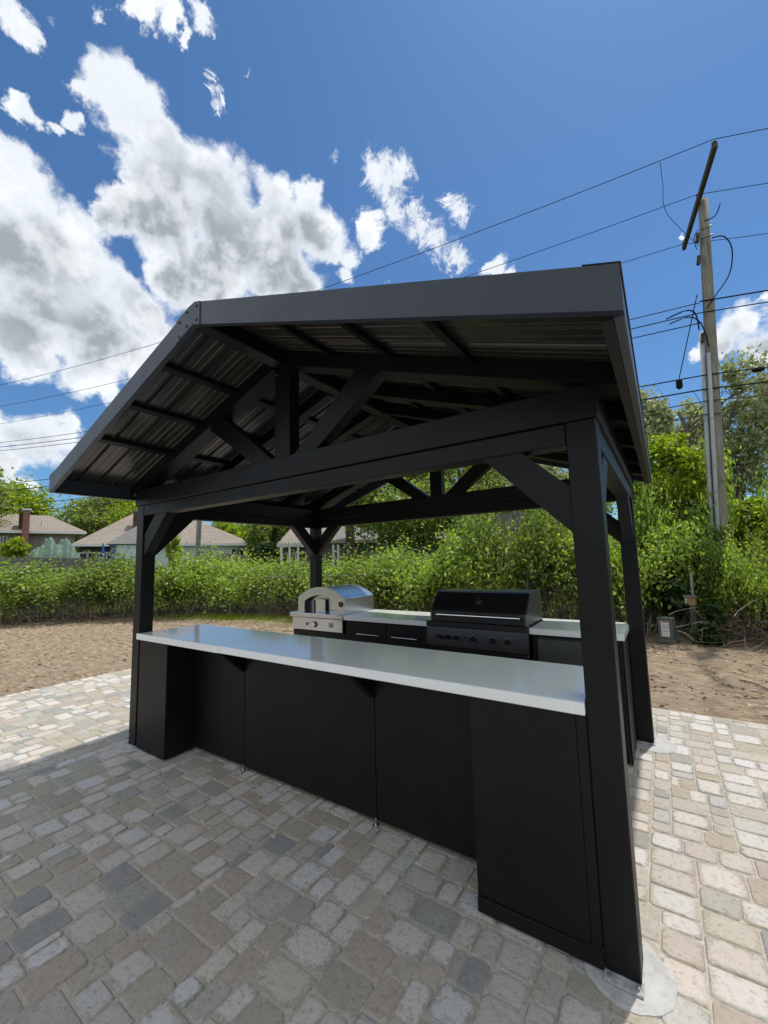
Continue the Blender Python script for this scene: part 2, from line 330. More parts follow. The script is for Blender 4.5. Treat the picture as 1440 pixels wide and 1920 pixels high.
# ------------------------------------------------------------------ mesh helpers
class MB:
    def __init__(s): s.v = []; s.f = []; s.mi = []; s.cur = 0
    def add(s, vs, fs):
        o = len(s.v); s.v += [tuple(x) for x in vs]; s.f += [tuple(i + o for i in f) for f in fs]; s.mi += [s.cur] * len(fs); return s
    def box(s, x0, x1, y0, y1, z0, z1, bev=0.0):
        b = min(bev, abs(x1 - x0) * .4, abs(y1 - y0) * .4, abs(z1 - z0) * .4)
        if b <= 0:
            vs = [(x, y, z) for z in (z0, z1) for x, y in ((x0, y0), (x1, y0), (x1, y1), (x0, y1))]
            return s.add(vs, [(3, 2, 1, 0), (4, 5, 6, 7), (0, 1, 5, 4), (1, 2, 6, 5), (2, 3, 7, 6), (3, 0, 4, 7)])
        xs, ys, zs = (x0, x1), (y0, y1), (z0, z1); sg = (1, -1); vs = []; idx = {}
        for i in (0, 1):
            for j in (0, 1):
                for k in (0, 1):
                    for a in range(3):
                        p = [xs[i] + sg[i] * b, ys[j] + sg[j] * b, zs[k] + sg[k] * b]; p[a] = (xs[i], ys[j], zs[k])[a]
                        idx[(i, j, k, a)] = len(vs); vs.append(p)
        I = lambda i, j, k, a: idx[(i, j, k, a)]; fs = []
        for i in (0, 1):
            q = [I(i, 0, 0, 0), I(i, 1, 0, 0), I(i, 1, 1, 0), I(i, 0, 1, 0)]; fs.append(q if i else q[::-1])
            q = [I(0, i, 0, 1), I(1, i, 0, 1), I(1, i, 1, 1), I(0, i, 1, 1)]; fs.append(q[::-1] if i else q)
            q = [I(0, 0, i, 2), I(1, 0, i, 2), I(1, 1, i, 2), I(0, 1, i, 2)]; fs.append(q if i else q[::-1])
        for i in (0, 1):
            for j in (0, 1):
                fs.append([I(i, j, 0, 0), I(i, j, 0, 1), I(i, j, 1, 1), I(i, j, 1, 0)])
                fs.append([I(i, 0, j, 0), I(i, 0, j, 2), I(i, 1, j, 2), I(i, 1, j, 0)])
                fs.append([I(0, i, j, 1), I(0, i, j, 2), I(1, i, j, 2), I(1, i, j, 1)])
                for k in (0, 1): fs.append([I(i, j, k, 0), I(i, j, k, 1), I(i, j, k, 2)])
        return s.add(vs, fs)
    def prism(s, poly, axis, a, b):     # 2D polygon extruded along axis (0 x, 1 y, 2 z) from a to b
        def P3(p, h): return [(h, p[0], p[1]), (p[0], h, p[1]), (p[0], p[1], h)][axis]
        n = len(poly); vs = [P3(p, a) for p in poly] + [P3(p, b) for p in poly]
        return s.add(vs, [tuple(range(n))[::-1], tuple(range(n, 2 * n))] + [(i, (i + 1) % n, n + (i + 1) % n, n + i) for i in range(n)])
    def tube(s, pts, rad, n=6, cap=True):
        pts = [Vector(p) for p in pts]; m = len(pts)
        if not hasattr(rad, '__len__'): rad = [rad] * m
        vs = []; d0 = (pts[1] - pts[0]).normalized(); ref = Vector((0, 0, 1)) if abs(d0.z) < .9 else Vector((1, 0, 0))
        for i, p in enumerate(pts):
            d = (pts[min(i + 1, m - 1)] - pts[max(i - 1, 0)]).normalized(); a = d.cross(ref).normalized(); c = d.cross(a)
            for k in range(n):
                w = 2 * math.pi * k / n; vs.append(p + (a * math.cos(w) + c * math.sin(w)) * rad[i])
        fs = [(i * n + k, i * n + (k + 1) % n, (i + 1) * n + (k + 1) % n, (i + 1) * n + k) for i in range(m - 1) for k in range(n)]
        if cap: fs += [tuple(range(n))[::-1], tuple(range((m - 1) * n, m * n))]
        return s.add(vs, fs)
    def quad(s, a, b, c, d): return s.add([a, b, c, d], [(0, 1, 2, 3)])
    def mesh(s, name, mats, smooth=False):
        me = bpy.data.meshes.new(name); me.from_pydata(s.v, [], s.f); 
        for m in (mats if isinstance(mats, (list, tuple)) else [mats]): me.materials.append(m)
        if any(s.mi): me.polygons.foreach_set('material_index', s.mi)
        import bmesh
        bm = bmesh.new(); bm.from_mesh(me); bmesh.ops.recalc_face_normals(bm, faces=bm.faces); bm.to_mesh(me); bm.free()
        if smooth: me.shade_smooth()
        me.update(); return me
    def build(s, name, mats, parent=None, smooth=False, **props):
        o = bpy.data.objects.new(name, s.mesh(name, mats, smooth)); C.objects.link(o)
        if parent is not None: o.parent = parent
        for k, v in props.items(): o[k] = v
        return o
def tag(o, label, cat, group=None):
    o['label'] = label; o['category'] = cat
    if group: o['group'] = group
    return o
def thing(name, label, cat, loc=(0, 0, 0), rz=0, group=None):
    o = bpy.data.objects.new(name, None); C.objects.link(o); o.location = loc; o.rotation_euler = (0, 0, rz); o.empty_display_size = .1
    return tag(o, label, cat, group)
def add_obj(name, me, parent=None, loc=None, rot=None, scale=None, **props):
    o = bpy.data.objects.new(name, me); C.objects.link(o)
    if parent is not None: o.parent = parent
    if loc is not None: o.location = loc
    if rot is not None: o.rotation_euler = rot
    if scale is not None: o.scale = scale
    for k, v in props.items(): o[k] = v
    return o
def uv_planar(me, su=1.0):           # world-scale box mapping for brick and shingle textures
    uvl = me.uv_layers.new(name='UVMap'); 
    for p in me.polygons:
        n = p.normal
        for li in p.loop_indices:
            v = me.vertices[me.loops[li].vertex_index].co
            if abs(n.z) > .95: uvl.data[li].uv = (v.x, v.y)
            else:
                h = Vector((-n.y, n.x, 0)).normalized(); w = n.cross(h)
                uvl.data[li].uv = (v.dot(h) * su, v.dot(w) * su)

# ------------------------------------------------------------------ ground
W, D, PS = 3.807, 2.296, .116
g = MB()
NG = 48
rs = [0, 12, 30, 70, 160, 400, 1200]
vs = [(0, 8, -.075)]; fs = []
for r in rs[1:]:
    for k in range(NG):
        a = 2 * math.pi * k / NG; vs.append((r * math.cos(a), 8 + r * math.sin(a), -.075))
for k in range(NG): fs.append((0, 1 + k, 1 + (k + 1) % NG))
for j in range(len(rs) - 2):
    for k in range(NG):
        a = 1 + j * NG + k; b = 1 + j * NG + (k + 1) % NG; fs.append((a, a + NG, b + NG, b))
g.add(vs, fs); g.build('lawn', M['grass'], kind='structure')

PX0, PX1, PY0, PY1 = -2.93, 8.0, -4.2, 3.14
# hedge line (x, y) points and helper
HL = [(-24, -9), (-16.5, -1.6), (-12.6, 2.2), (-10.4, 4.6), (-8.6, 6.0), (-5, 6.9), (-1, 7.5), (3.2, 7.9), (6.5, 7.4), (10, 6.9), (16, 6.5)]
def hedge_y(x):
    for (a, b), (c, d) in zip(HL, HL[1:]):
        if a <= x <= c: return b + (d - b) * (x - a) / (c - a)
    return HL[-1][1]
def fbm(x, y, seed=0):
    v = 0; a = 1
    for k in range(5):
        f = 1.7 ** k * .9; ph = seed + k * 3.1
        v = v + a * (np.sin(x * f * 1.3 + ph + 1.7 * np.sin(y * f * .7 + ph)) * np.cos(y * f * 1.1 - ph + 1.3 * np.sin(x * f * .9)))
        a *= .55
    return v
def soil_patch():
    xs = np.concatenate([np.linspace(-24, -13, 50, endpoint=False), np.linspace(-13, 9, 300, endpoint=False), np.linspace(9, 16, 30)])
    ts = np.linspace(0, 1, 90)
    V = []; nx = len(xs)
    for tt in ts:
        for x in xs:
            y0 = -9.0 if x < -2.0 else PY1 - .25
            y1 = hedge_y(x) + .9
            V.append((x, y0 + (y1 - y0) * tt, 0))
    V = np.array(V)
    h = .016 * fbm(V[:, 0] * 2.1, V[:, 1] * 2.4) + .012 * fbm(V[:, 0] * 7, V[:, 1] * 8, 4) + rng.normal(0, .004, len(V))
    dy = np.array([hedge_y(x) for x in V[:, 0]]) - V[:, 1]
    h += np.clip(1 - dy / 1.6, 0, 1) * .06
    near = np.maximum(np.maximum(PX0 - V[:, 0], V[:, 1] - PY1), 0)
    k = np.clip(near / .25, 0, 1)
    V[:, 2] = -.035 + (h + .035 * .5) * k
    V[near <= 0.0001, 2] = -.06
    F = [(j * nx + i, j * nx + i + 1, (j + 1) * nx + i + 1, (j + 1) * nx + i) for j in range(len(ts) - 1) for i in range(nx - 1)]
    me = bpy.data.meshes.new('bare_soil'); me.from_pydata(V.tolist(), [], F); me.materials.append(M['soil']); me.shade_smooth()
    o = add_obj('bare_soil', me, kind='structure'); return o
soil_patch()

# ------------------------------------------------------------------ patio: random three-size tumbled pavers
patio = MB().box(PX0, PX1, PY0, PY1, -.07, -.006).build('patio', M['sand'], kind='structure')
U = .0478
nx, ny = int((PX1 - PX0) / U), int((PY1 - PY0) / U)
occ = np.zeros((nx, ny), bool)
sizes = [(3, 3), (4, 3), (3, 4), (3, 3), (2, 3), (3, 2), (3, 3), (3, 3), (1, 3), (3, 4), (2, 2), (4, 4), (4, 3), (2, 3), (3, 3)]
stones = []
R_ = random.Random(5)
for j in range(ny):
    for i in range(nx):
        if occ[i, j]: continue
        cand = sizes[:]; R_.shuffle(cand); cand += [(2, 1), (1, 2), (1, 1)]
        for (a, b) in cand:
            if i + a <= nx and j + b <= ny and not occ[i:i + a, j:j + b].any():
                left = 0
                while i + a + left < nx and not occ[i + a + left, j] and left < 2: left += 1
                if left == 1 and i + a + 1 < nx and (a, b) not in ((1, 1),) : 
                    if i + a + 1 < nx and occ[i + a + 1, j] and i + a + 1 <= nx and not occ[i:i + a + 1, j:j + b].any(): a += 1
                occ[i:i + a, j:j + b] = True; stones.append((i, j, a, b)); break
def stone_geo(w, l, r):
    c = min(.013, w * .18, l * .18); g_ = .0023
    hx, hy = w / 2 - g_, l / 2 - g_
    out = []
    for sx, sy in ((-1, -1), (1, -1), (1, 1), (-1, 1)):
        c1 = c * r.uniform(.25, 1.7); c2 = c * r.uniform(.25, 1.7)
        pa = (sx * (hx - c1), sy * hy); pb = (sx * hx, sy * (hy - c2))
        out += [pa, pb] if sx * sy > 0 else [pb, pa]
    # order counter-clockwise
    out.sort(key=lambda p: math.atan2(p[1] / hy, p[0] / hx))
    j = lambda s: r.uniform(-s, s)
    o1 = [(x + j(.0018), y + j(.0018)) for x, y in out]
    ins = .0055
    o2 = [(x - math.copysign(min(ins * r.uniform(.7, 1.5), abs(x) * .6), x), y - math.copysign(min(ins * r.uniform(.7, 1.5), abs(y) * .6), y)) for x, y in o1]
    n = len(out); tx, ty = j(.012), j(.012); dz = j(.0013)
    V = [(x, y, -.03) for x, y in o1] + [(x, y, -.006 + dz) for x, y in o1] + [(x, y, dz + tx * x + ty * y + j(.0006)) for x, y in o2] + [(0, 0, dz + .0012)]
    F = []
    for k in range(n):
        m = (k + 1) % n
        F.append((k, m, n + m, n + k)); F.append((n + k, n + m, 2 * n + m, 2 * n + k)); F.append((2 * n + k, 2 * n + m, 3 * n))
    UV = [(x / w + .5, y / l + .5) for x, y, z in V]
    return V, F, UV
def stone_mesh(name, items):
    V = []; F = []; UVs = []
    for (cx, cy, w, l, rr) in items:
        v, f, uv = stone_geo(w, l, rr); o = len(V)
        V += [(x + cx, y + cy, z) for x, y, z in v]; UVs += uv; F += [tuple(i + o for i in q) for q in f]
    me = bpy.data.meshes.new(name); me.from_pydata(V, [], F); me.materials.append(M['paver'])
    u = me.uv_layers.new(name='UVMap'); idx = np.zeros(len(me.loops), int); me.loops.foreach_get('vertex_index', idx)
    u.data.foreach_set('uv', np.array(UVs)[idx].ravel()); return me
def score(st):
    i, j, a, b = st; c = Vector((PX0 + (i + a / 2) * U, PY0 + (j + b / 2) * U, 0)) - CP
    z = c.dot(CF)
    if z < .3: return 0
    u = 720 + SX + FP * c.dot(CR) / z; v = 960 + SY - FP * c.dot(CU) / z
    if not (-10 < u < 1450 and v < 1930): return 0
    x, y = PX0 + (i + a / 2) * U, PY0 + (j + b / 2) * U
    if 0 < x < W and y > .25: return 0
    if y > 0 and 1.0 < u < 0: return 0
    return a * b * 1.53 / c.length ** 3
order = sorted(range(len(stones)), key=lambda k: -score(stones[k]))
big = set(order[:300]); cache = {}
for k in order[:300]:
    i, j, a, b = stones[k]; key = (a, b, R_.randrange(5))
    if key not in cache: cache[key] = stone_mesh('paver', [(0, 0, a * U, b * U, random.Random(hash(key) % 1000))])
    add_obj('paver', cache[key], patio, (PX0 + (i + a / 2) * U, PY0 + (j + b / 2) * U, R_.uniform(-.0012, .0012)), (0, 0, R_.choice((0, math.pi)) + R_.uniform(-.006, .006)))
add_obj('pavers', stone_mesh('pavers', [(PX0 + (stones[k][0] + stones[k][2] / 2) * U, PY0 + (stones[k][1] + stones[k][3] / 2) * U, stones[k][2] * U, stones[k][3] * U, R_) for k in range(len(stones)) if k not in big]), patio, kind='stuff')

# sand grains and grit swept over the patio
def grit(name, n, fn, size, m, **props):
    V = np.zeros((n, 4, 3)); p = fn(n); s = size[0] + (size[1] - size[0]) * rng.random(n) ** 2.5
    base = np.array([[0, 0, .9], [1, 0, 0], [-.5, .85, 0], [-.5, -.85, 0]])
    a = rng.random(n) * 6.28; ca, sa = np.cos(a), np.sin(a); el = 1 + rng.random(n) * props.pop('elong', 1.0)
    for k in range(4):
        bx, by, bz = base[k] * (rng.random((n, 3)) * .5 + .75) .T[:, :].T.mean(axis=0) if False else base[k]
        x = bx * s * el; y = by * s; V[:, k] = np.stack([p[:, 0] + x * ca - y * sa, p[:, 1] + x * sa + y * ca, p[:, 2] + bz * s * .6], 1)
    F = np.array([[0, 1, 2], [0, 2, 3], [0, 3, 1]]); F = (F[None] + np.arange(n)[:, None, None] * 4).reshape(-1, 3)
    me = bpy.data.meshes.new(name); me.from_pydata(V.reshape(-1, 3).tolist(), [], F.tolist()); me.materials.append(m)
    return add_obj(name, me, **props)
def on_patio(n):
    return np.stack([rng.uniform(-2.8, 6.5, n), rng.uniform(-2.2, 3.1, n), np.full(n, .0005)], 1)
grit('sand_grit', 9000, on_patio, (.0006, .0035), M['sand'], kind='stuff', label='pale sand grit scattered over the pavers')
def on_soil(n):
    x = rng.uniform(-14, 9, n); hy = np.array([hedge_y(q) for q in x]); y0 = np.where(x < PX0, -3, PY1)
    y = y0 + (hy + .4 - y0) * rng.random(n) ** .8; ok = (x < PX0 - .03) | (y > PY1 + .03)
    y = np.where(ok, y, PY1 + .3); return np.stack([x, y, np.full(n, .0)], 1)
def on_soil_hi(n):
    p = on_soil(n); p[:, 2] = -.017 + .016 * fbm(p[:, 0] * 2.1, p[:, 1] * 2.4); return p
grit('soil_debris', 30000, on_soil_hi, (.005, .024), M['chip'], kind='stuff', elong=2.6, label='wood chips, straw and clods strewn over the bare soil')

# ------------------------------------------------------------------ concrete footings
def footing(cx, cy, r, label):
    g = MB(); n = 40; rr = [r * (1 + .012 * math.sin(k * .9) + .01 * math.sin(k * 2.3 + cx)) for k in range(n)]
    pts = [(rr[k] * math.cos(2 * math.pi * k / n), rr[k] * math.sin(2 * math.pi * k / n)) for k in range(n)]
    vs = [(x, y, -.03) for x, y in pts] + [(x, y, .002) for x, y in pts] + [(x * .93, y * .93, .0065) for x, y in pts] + [(0, 0, .008)]
    fs = []
    for k in range(n):
        m = (k + 1) % n; fs += [(k, m, n + m, n + k), (n + k, n + m, 2 * n + m, 2 * n + k), (2 * n + k, 2 * n + m, 3 * n)]
    g.add(vs, fs); o = g.build('concrete_footing', M['concrete'], smooth=False); o.location = (cx, cy, 0)
    return tag(o, label, 'footing', 'concrete footings under the pavilion posts')
h = PS / 2
footing(W - h + .01, h - .005, .150, 'round white concrete footing under the nearest black post')
footing(h - .03, h - .01, .15, 'pale concrete footing peeking out at the foot of the front left post')
footing(W - h + .05, D - h - .02, .165, 'sunlit concrete footing beside the rear right post')
footing(h, D - h, .15, 'concrete footing under the rear left post, hidden behind the bar')

# ------------------------------------------------------------------ pavilion
XM = 1.918; M_ = .3423; HR = 2.998; HB, HPz, HU = 1.9905, 2.0851, 2.2271; EO = .151; YF, YB = -.607, 2.62; o_ = .013; FW = .1335
def rz_(x): return HR - M_ * abs(x - XM)
pav = thing('garden_pavilion', 'black metal gabled pavilion with open truss ends standing on the paved patio', 'pavilion', (W / 2, D / 2, 0))
def pb(name, mb, m='black', parent=pav, **k):
    o = mb.build(name, M[m], None, **k); o.parent = parent
    o.matrix_parent_inverse = Matrix.Translation((-W / 2, -D / 2, 0)); return o
def sub(name, mb, m, parent, **k):
    o = mb.build(name, M[m], None, **k); o.parent = parent; return o
BV = .004
for (x, y) in ((0, 0), (W - PS, 0), (0, D - PS), (W - PS, D - PS)):
    p = pb('post', MB().box(x, x + PS, y, y + PS, .017, HPz - .001, BV))
    g = MB()
    if y == 0 and x > 1: g.box(x - .002, x + PS + .006, y - .040, y + PS - .01, .008, .017, .002)
    elif y == 0: g.box(x - .045, x + PS, y - .022, y + PS, .008, .017, .002)
    else: g.box(x - .01, x + PS + .01, y - .02, y + PS + .01, .008, .017, .002)
    bp = sub('base_plate', g, 'plate', p)
    bx = [(x + .014, y - .022), (x + PS - .012, y - .022)] if x > 1 else [(x - .025, y + .01), (x - .025, y + PS - .02)]
    for q in bx:
        sub('anchor_bolt', MB().tube([(q[0], q[1], .016), (q[0], q[1], .026)], .0075, 6), 'galv', p)
    if x == 0 and y == 0: sub('anchor_bolt', MB().tube([(.02, -.008, .09), (.02, .002, .09)], .011, 6), 'galv', p)
# lower beams between posts
i1, i2 = PS + .001, .02
pb('lower_beam', MB().box(PS + .001, W - PS - .001, .004, PS - .012, HB, HPz - .002, BV))
pb('lower_beam', MB().box(PS + .001, W - PS - .001, D - PS + .012, D - .004, HB, HPz - .002, BV))
pb('lower_beam', MB().box(.004, PS - .012, PS + .001, D - PS - .001, HB, HPz - .002, BV))
pb('lower_beam', MB().box(W - PS + .012, W - .004, PS + .001, D - PS - .001, HB, HPz - .002, BV))
# truss bottom chords and side plates
TC = PS + 2 * o_
for y0 in (-o_, D + o_ - TC):
    pb('truss_chord', MB().box(-o_, W + o_, y0, y0 + TC, HPz, HU, BV))
for x0 in (-o_, W + o_ - TC):
    pb('side_plate', MB().box(x0, x0 + TC, TC - o_ + .001, D + o_ - TC - .001, HPz, HU - .002, BV))
# rafters
def rafter(y0, y1, dep=.09, top=.04, xe=None):
    for s in (-1, 1):
        xo = XM + s * (XM + .11 if s < 0 else (W - XM) + .11); xi = XM + s * .052
        zt = lambda x: rz_(x) - top
        poly = [(xo, zt(xo) - dep), (xi, zt(xi) - dep), (xi, zt(xi)), (xo, zt(xo))]
        pb('rafter', MB().prism(poly, 1, y0, y1))
rafter(-o_, -o_ + .13); rafter(D + o_ - .13, D + o_)
for y in (.575, 1.15, 1.72): rafter(y - .04, y + .04, .085)
pb('ridge_beam', MB().box(XM - .05, XM + .05, YF + .032, YB - .032, HR - .135, HR - .035, BV))
# king posts and webs
for y0 in (.008, D - .098):
    pb('king_post', MB().box(XM - .055, XM + .09, y0, y0 + .09, HU + .001, HR - .137, BV))
    for s in (-1, 1):
        zt = HR - .132 - M_ * .73
        a = Vector((XM + s * .73, zt)); b = Vector((XM + s * .20 + .02, HU + .001)); w = .095
        poly = [(a.x - w * .9, a.y + (M_ * w * .9 * (-1 if s < 0 else 1))), (a.x + w * .9, a.y + M_ * w * .9 * (1 if s < 0 else -1)), (b.x + w * 1.05, b.y), (b.x - w * 1.05, b.y)]
        pb('web_brace', MB().prism(poly, 1, y0 + .006, y0 + .084))
# knee braces
def kb(axis, a0, sgn, c0, c1):
    poly = [(a0 + sgn * .001, HB - .37), (a0 + sgn * .001, HB - .175), (a0 + sgn * .19, HB - .001), (a0 + sgn * .372, HB - .001)]
    pb('knee_brace', MB().prism(poly, axis, c0, c1))
kb(1, PS, 1, .012, .095); kb(1, W - PS, -1, .012, .095); kb(1, PS, 1, D - .095, D - .02); kb(1, W - PS, -1, D - .095, D - .02)
kb(0, PS, 1, .012, .095); kb(0, D - PS, -1, .012, .095); kb(0, PS, 1, W - .095, W - .012); kb(0, D - PS, -1, W - .095, W - .012)
# purlins
for s in (-1, 1):
    for dx in (.47, .91, 1.36):
        x = XM + s * dx; w = .022
        z = lambda q: rz_(q) - .0265
        pb('purlin', MB().prism([(x - w, z(x - w) - .03), (x + w, z(x + w) - .03), (x + w, z(x + w)), (x - w, z(x - w))], 1, YF + .033, YB - .033))
# ribbed roof sheets: each sheet its own part
sheet_w = .465
def sheet(s, y0, y1):
    g = MB(); xa = XM; xb = XM + s * (XM + EO if s < 0 else W - XM + EO) - s * .004
    pr = []; y = y0; pitch = (y1 - y0) / 3
    for k in range(3):
        a = y0 + k * pitch
        pr += [(a + .001, 0), (a + pitch * .30, 0), (a + pitch * .34, .004), (a + pitch * .38, 0), (a + pitch * .62, 0), (a + pitch * .66, .004), (a + pitch * .70, 0), (a + pitch - .030, 0), (a + pitch - .020, .020), (a + pitch - .008, .020)]
    pr.append((y1 + .006, -.0022))
    top = [(q, dz) for q, dz in pr]; n = len(top)
    vs = []
    for x in (xa, xb):
        for q, dz in top: vs.append((x, q, rz_(x) - .022 + dz))
        for q, dz in top: vs.append((x, q, rz_(x) - .0235 + dz))
    fs = []
    for k in range(n - 1):
        fs.append((k, k + 1, 2 * n + k + 1, 2 * n + k)); fs.append((n + k, n + k + 1, 3 * n + k + 1, 3 * n + k))
    fs += [(0, n, 3 * n, 2 * n), (n - 1, 2 * n - 1, 4 * n - 1, 3 * n - 1)]
    g.add(vs, fs); return g
ns = 7; sw = (YB - YF - .07) / ns
for s in (-1, 1):
    for k in range(ns):
        pb('roof_sheet', sheet(s, YF + .035 + k * sw, YF + .035 + (k + 1) * sw), 'roof')
pb('ridge_cap', MB().prism([(XM - .13, rz_(XM - .13) - .0015), (XM, HR - .0015), (XM + .13, rz_(XM + .13) - .0015), (XM + .13, rz_(XM + .13) + .001), (XM, HR + .001), (XM - .13, rz_(XM - .13) + .001)], 1, YF + .031, YB - .031))
# fascias
xl, xr = -EO, W + EO
zl, zr_ = rz_(xl), rz_(xr)
for (y0, y1) in ((YF, YF + .03), (YB - .03, YB)):
    for s, xe in ((-1, xl), (1, xr)):
        xi = XM + s * .001; xj = XM - .06 if s < 0 else XM - .06 + .002
        xj = XM + s * .001
        poly = [(xe, rz_(xe)), (xj, rz_(xj)), (xj, rz_(xj) - FW), (xe, rz_(xe) - FW)]
        pb('rake_fascia', MB().prism(poly, 1, y0, y1), 'fascia')
for s, xe in ((-1, xl), (1, xr)):
    x0, x1 = (xe, xe + .028) if s < 0 else (xe - .028, xe)
    e = pb('eave_fascia', MB().box(x0, x1, YF + .031, YB - .031, rz_(xe) - FW, rz_(xe) - .012, .003), 'fascia')
    lip0, lip1 = (x1, x1 + .03) if s < 0 else (x0 - .03, x0)
    pb('eave_lip', MB().box(lip0, lip1, YF + .031, YB - .031, rz_(xe) - FW, rz_(xe) - FW + .004))
    pb('drip_edge', MB().prism([(xe - .002, rz_(xe) + .002), (xe - s * .09, rz_(xe - s * .09) + .002), (xe - s * .09, rz_(xe - s * .09) + .0045), (xe + s * .004, rz_(xe) + .0045), (xe + s * .004, rz_(xe) - .02), (xe + s * .001, rz_(xe) - .02)], 1, YF - .001, YB + .001))
    if s > 0:
        for k in range(5):
            yy = YB - .62 - k * .036
            sub('slot', MB().box(xe - .030, xe - .0285, yy, yy + .014, rz_(xe) - .10, rz_(xe) - .06), 'hole', e)
# gusset plate over the peak of the front rake with bolts
def gusset(y, sgn):
    xa, xb = XM - .175, XM + .065; q = .055
    poly = [(xa, rz_(xa) - FW - .002), (xa, rz_(xa) + .001), (XM - q, rz_(XM - q) + .001), (XM + .01, HR - .006), (xb, rz_(xb) + .001), (xb, rz_(xb) - FW - .002), (XM, HR - FW - .002)]
    gp = pb('gusset_plate', MB().prism(poly, 1, y, y + sgn * .004), 'fascia')
    for bx, bz in ((-.14, -.018), (-.06, -.012), (.035, -.018), (-.14, -.105), (-.06, -.095), (.035, -.098)):
        px_, pz = XM + bx, rz_(XM + bx) + bz - .01
        sub('bolt', MB().tube([(px_, y, pz), (px_, y + sgn * .009, pz)], .0075, 6), 'knob', gp)
gusset(YF - .0005, -1); gusset(YB + .0005, 1)
pb('screw_cap', MB().tube([(XM - .01, -.013, HR - .2), (XM - .01, -.0165, HR - .2)], .006, 6), 'galv')

# ------------------------------------------------------------------ bar
bar = thing('bar_counter', 'long front bar with pale quartz top and black panels between the front posts', 'bar counter', (0, 0, 0))
def B(name, mb, m='panel', parent=bar, **k): return mb.build(name, M[m], parent, **k)
ZC, TCK = .9565, .0493
YC0, YC1 = -.014, .56; XC0, XC1 = .103, 3.688
top = MB().box(XC0, 1.2885, YC0, YC1, ZC - TCK, ZC, .0035)
# the left slab is notched round the post, so it starts beside the post behind the front strip
B('countertop', MB().prism([(XC0, YC0), (1.2885, YC0), (1.2885, YC1), (PS + .004, YC1), (PS + .004, -.004), (XC0, -.004)], 2, ZC - TCK, ZC), 'quartz')
B('countertop', MB().box(1.2895, XC1, YC0, YC1, ZC - TCK, ZC, .0035), 'quartz')
zt = ZC - TCK - .001
B('cabinet_box', MB().box(.13, 3.66, .262, .52, .075, zt - .003))
B('end_cabinet', MB().box(.145, .566, .012, .26, .07, zt))
B('front_panel', MB().box(.128, .142, .006, .245, .012, zt, .001))
B('front_panel', MB().box(.144, .5805, .004, .011, .012, zt, .0012))
B('side_panel', MB().box(.567, .5805, .012, .245, .012, zt, .001))
B('end_cabinet', MB().box(3.213, 3.689, .013, .26, .07, zt))
B('side_panel', MB().box(3.198, 3.212, .006, .245, .012, zt, .001))
B('front_panel', MB().box(3.2125, 3.648, .002, .010, .075, zt))
B('filler_strip', MB().box(3.6505, 3.687, .003, .012, .075, zt))
B('toe_kick', MB().box(3.199, 3.686, -.006, .005, .012, .072, .0015))
for a, b in ((.582, 1.2165), (1.2195, 1.2485), (1.2515, 2.446), (2.449, 2.4765), (2.4795, 3.197)):
    B('recess_panel', MB().box(a, b, .247 if b - a > .1 else .2435, .256, .030, zt, .001))
B('toe_kick', MB().box(.582, 3.197, .275, .29, .012, .074))
B('back_panel', MB().box(.13, 3.66, .521, .53, .03, zt, .001))
for x in (1.205, 2.435):
    B('support_bracket', MB().prism([(.2425, zt), (.045, zt), (.045, zt - .02), (.2425, zt - .195)], 0, x, x + .045), 'black')
for x in (1.252, 2.478):
    f = B('levelling_foot', MB().tube([(x, .236, .008), (x, .236, .05)], .006, 8).tube([(x, .236, .0), (x, .236, .012)], .017, 12), 'chrome')
    
# ------------------------------------------------------------------ rear kitchen run
YK = 1.678; ZK = .9408; TK = .0486
kit = thing('outdoor_kitchen_run', 'rear row of black cabinets with pale countertop pieces and doors', 'kitchen cabinets', (0, 0, 0))
def K(name, mb, m='panel', parent=kit, **k): return mb.build(name, M[m], parent, **k)
zk = ZK - TK - .001
K('countertop', MB().box(1.012, 2.066, YK - .002, 2.275, ZK - TK, ZK, .003), 'quartz')
K('countertop', MB().box(3.016, 3.702, YK - .002, 2.275, ZK - TK, ZK, .003), 'quartz')
K('countertop', MB().box(.19, 1.011, 2.262, 2.275, ZK - TK, ZK, .003), 'quartz')
K('countertop', MB().box(2.067, 3.015, 2.19, 2.275, ZK - TK, ZK, .003), 'quartz')
K('cabinet_box', MB().box(.215, 1.03, YK + .03, 2.25, .075, .745))
K('cabinet_box', MB().box(1.032, 2.055, YK + .03, 2.25, .075, zk))
K('cabinet_box', MB().box(2.057, 3.03, YK + .03, 2.25, .075, .69))
K('cabinet_box', MB().box(3.032, 3.676, YK + .03, 2.25, .075, zk))
K('toe_kick', MB().box(.22, 3.67, YK + .06, YK + .072, .010, .074))
K('side_panel', MB().box(3.677, 3.69, YK + .04, 2.25, .012, zk, .001))
K('side_panel', MB().box(.2, .214, YK + .03, 2.25, .012, .745, .001))
K('door', MB().box(.217, .611, YK + .012, YK + .029, .078, .745, .0015)); K('door', MB().box(.615, 1.03, YK + .012, YK + .029, .078, .745, .0015))
for a, b, h0, h1 in ((1.11, 1.57, 1.201, 1.493), (1.576, 2.052, 1.651, 1.946)):
    d = K('drawer', MB().box(a, b, YK + .010, YK + .029, .62, zk - .012, .0015)); K('door', MB().box(a, b, YK + .010, YK + .029, .078, .616, .0015))
    g = MB().tube([(h0, YK - .015, .762), (h1, YK - .015, .762)], .005, 8)
    for q in (h0 + .02, h1 - .02): g.tube([(q, YK + .011, .762), (q, YK - .015, .762)], .004, 6)
    K('handle', g, 'steel', d)
K('filler_strip', MB().box(1.034, 1.106, YK + .014, YK + .029, .078, zk - .005, .0015))
K('door', MB().box(2.06, 3.028, YK + .012, YK + .029, .078, .685, .0015))
fd = K('appliance_door', MB().box(3.076, 3.60, YK + .002, YK + .029, .09, zk - .018, .003), 'bside', label='dark grey metal appliance door')
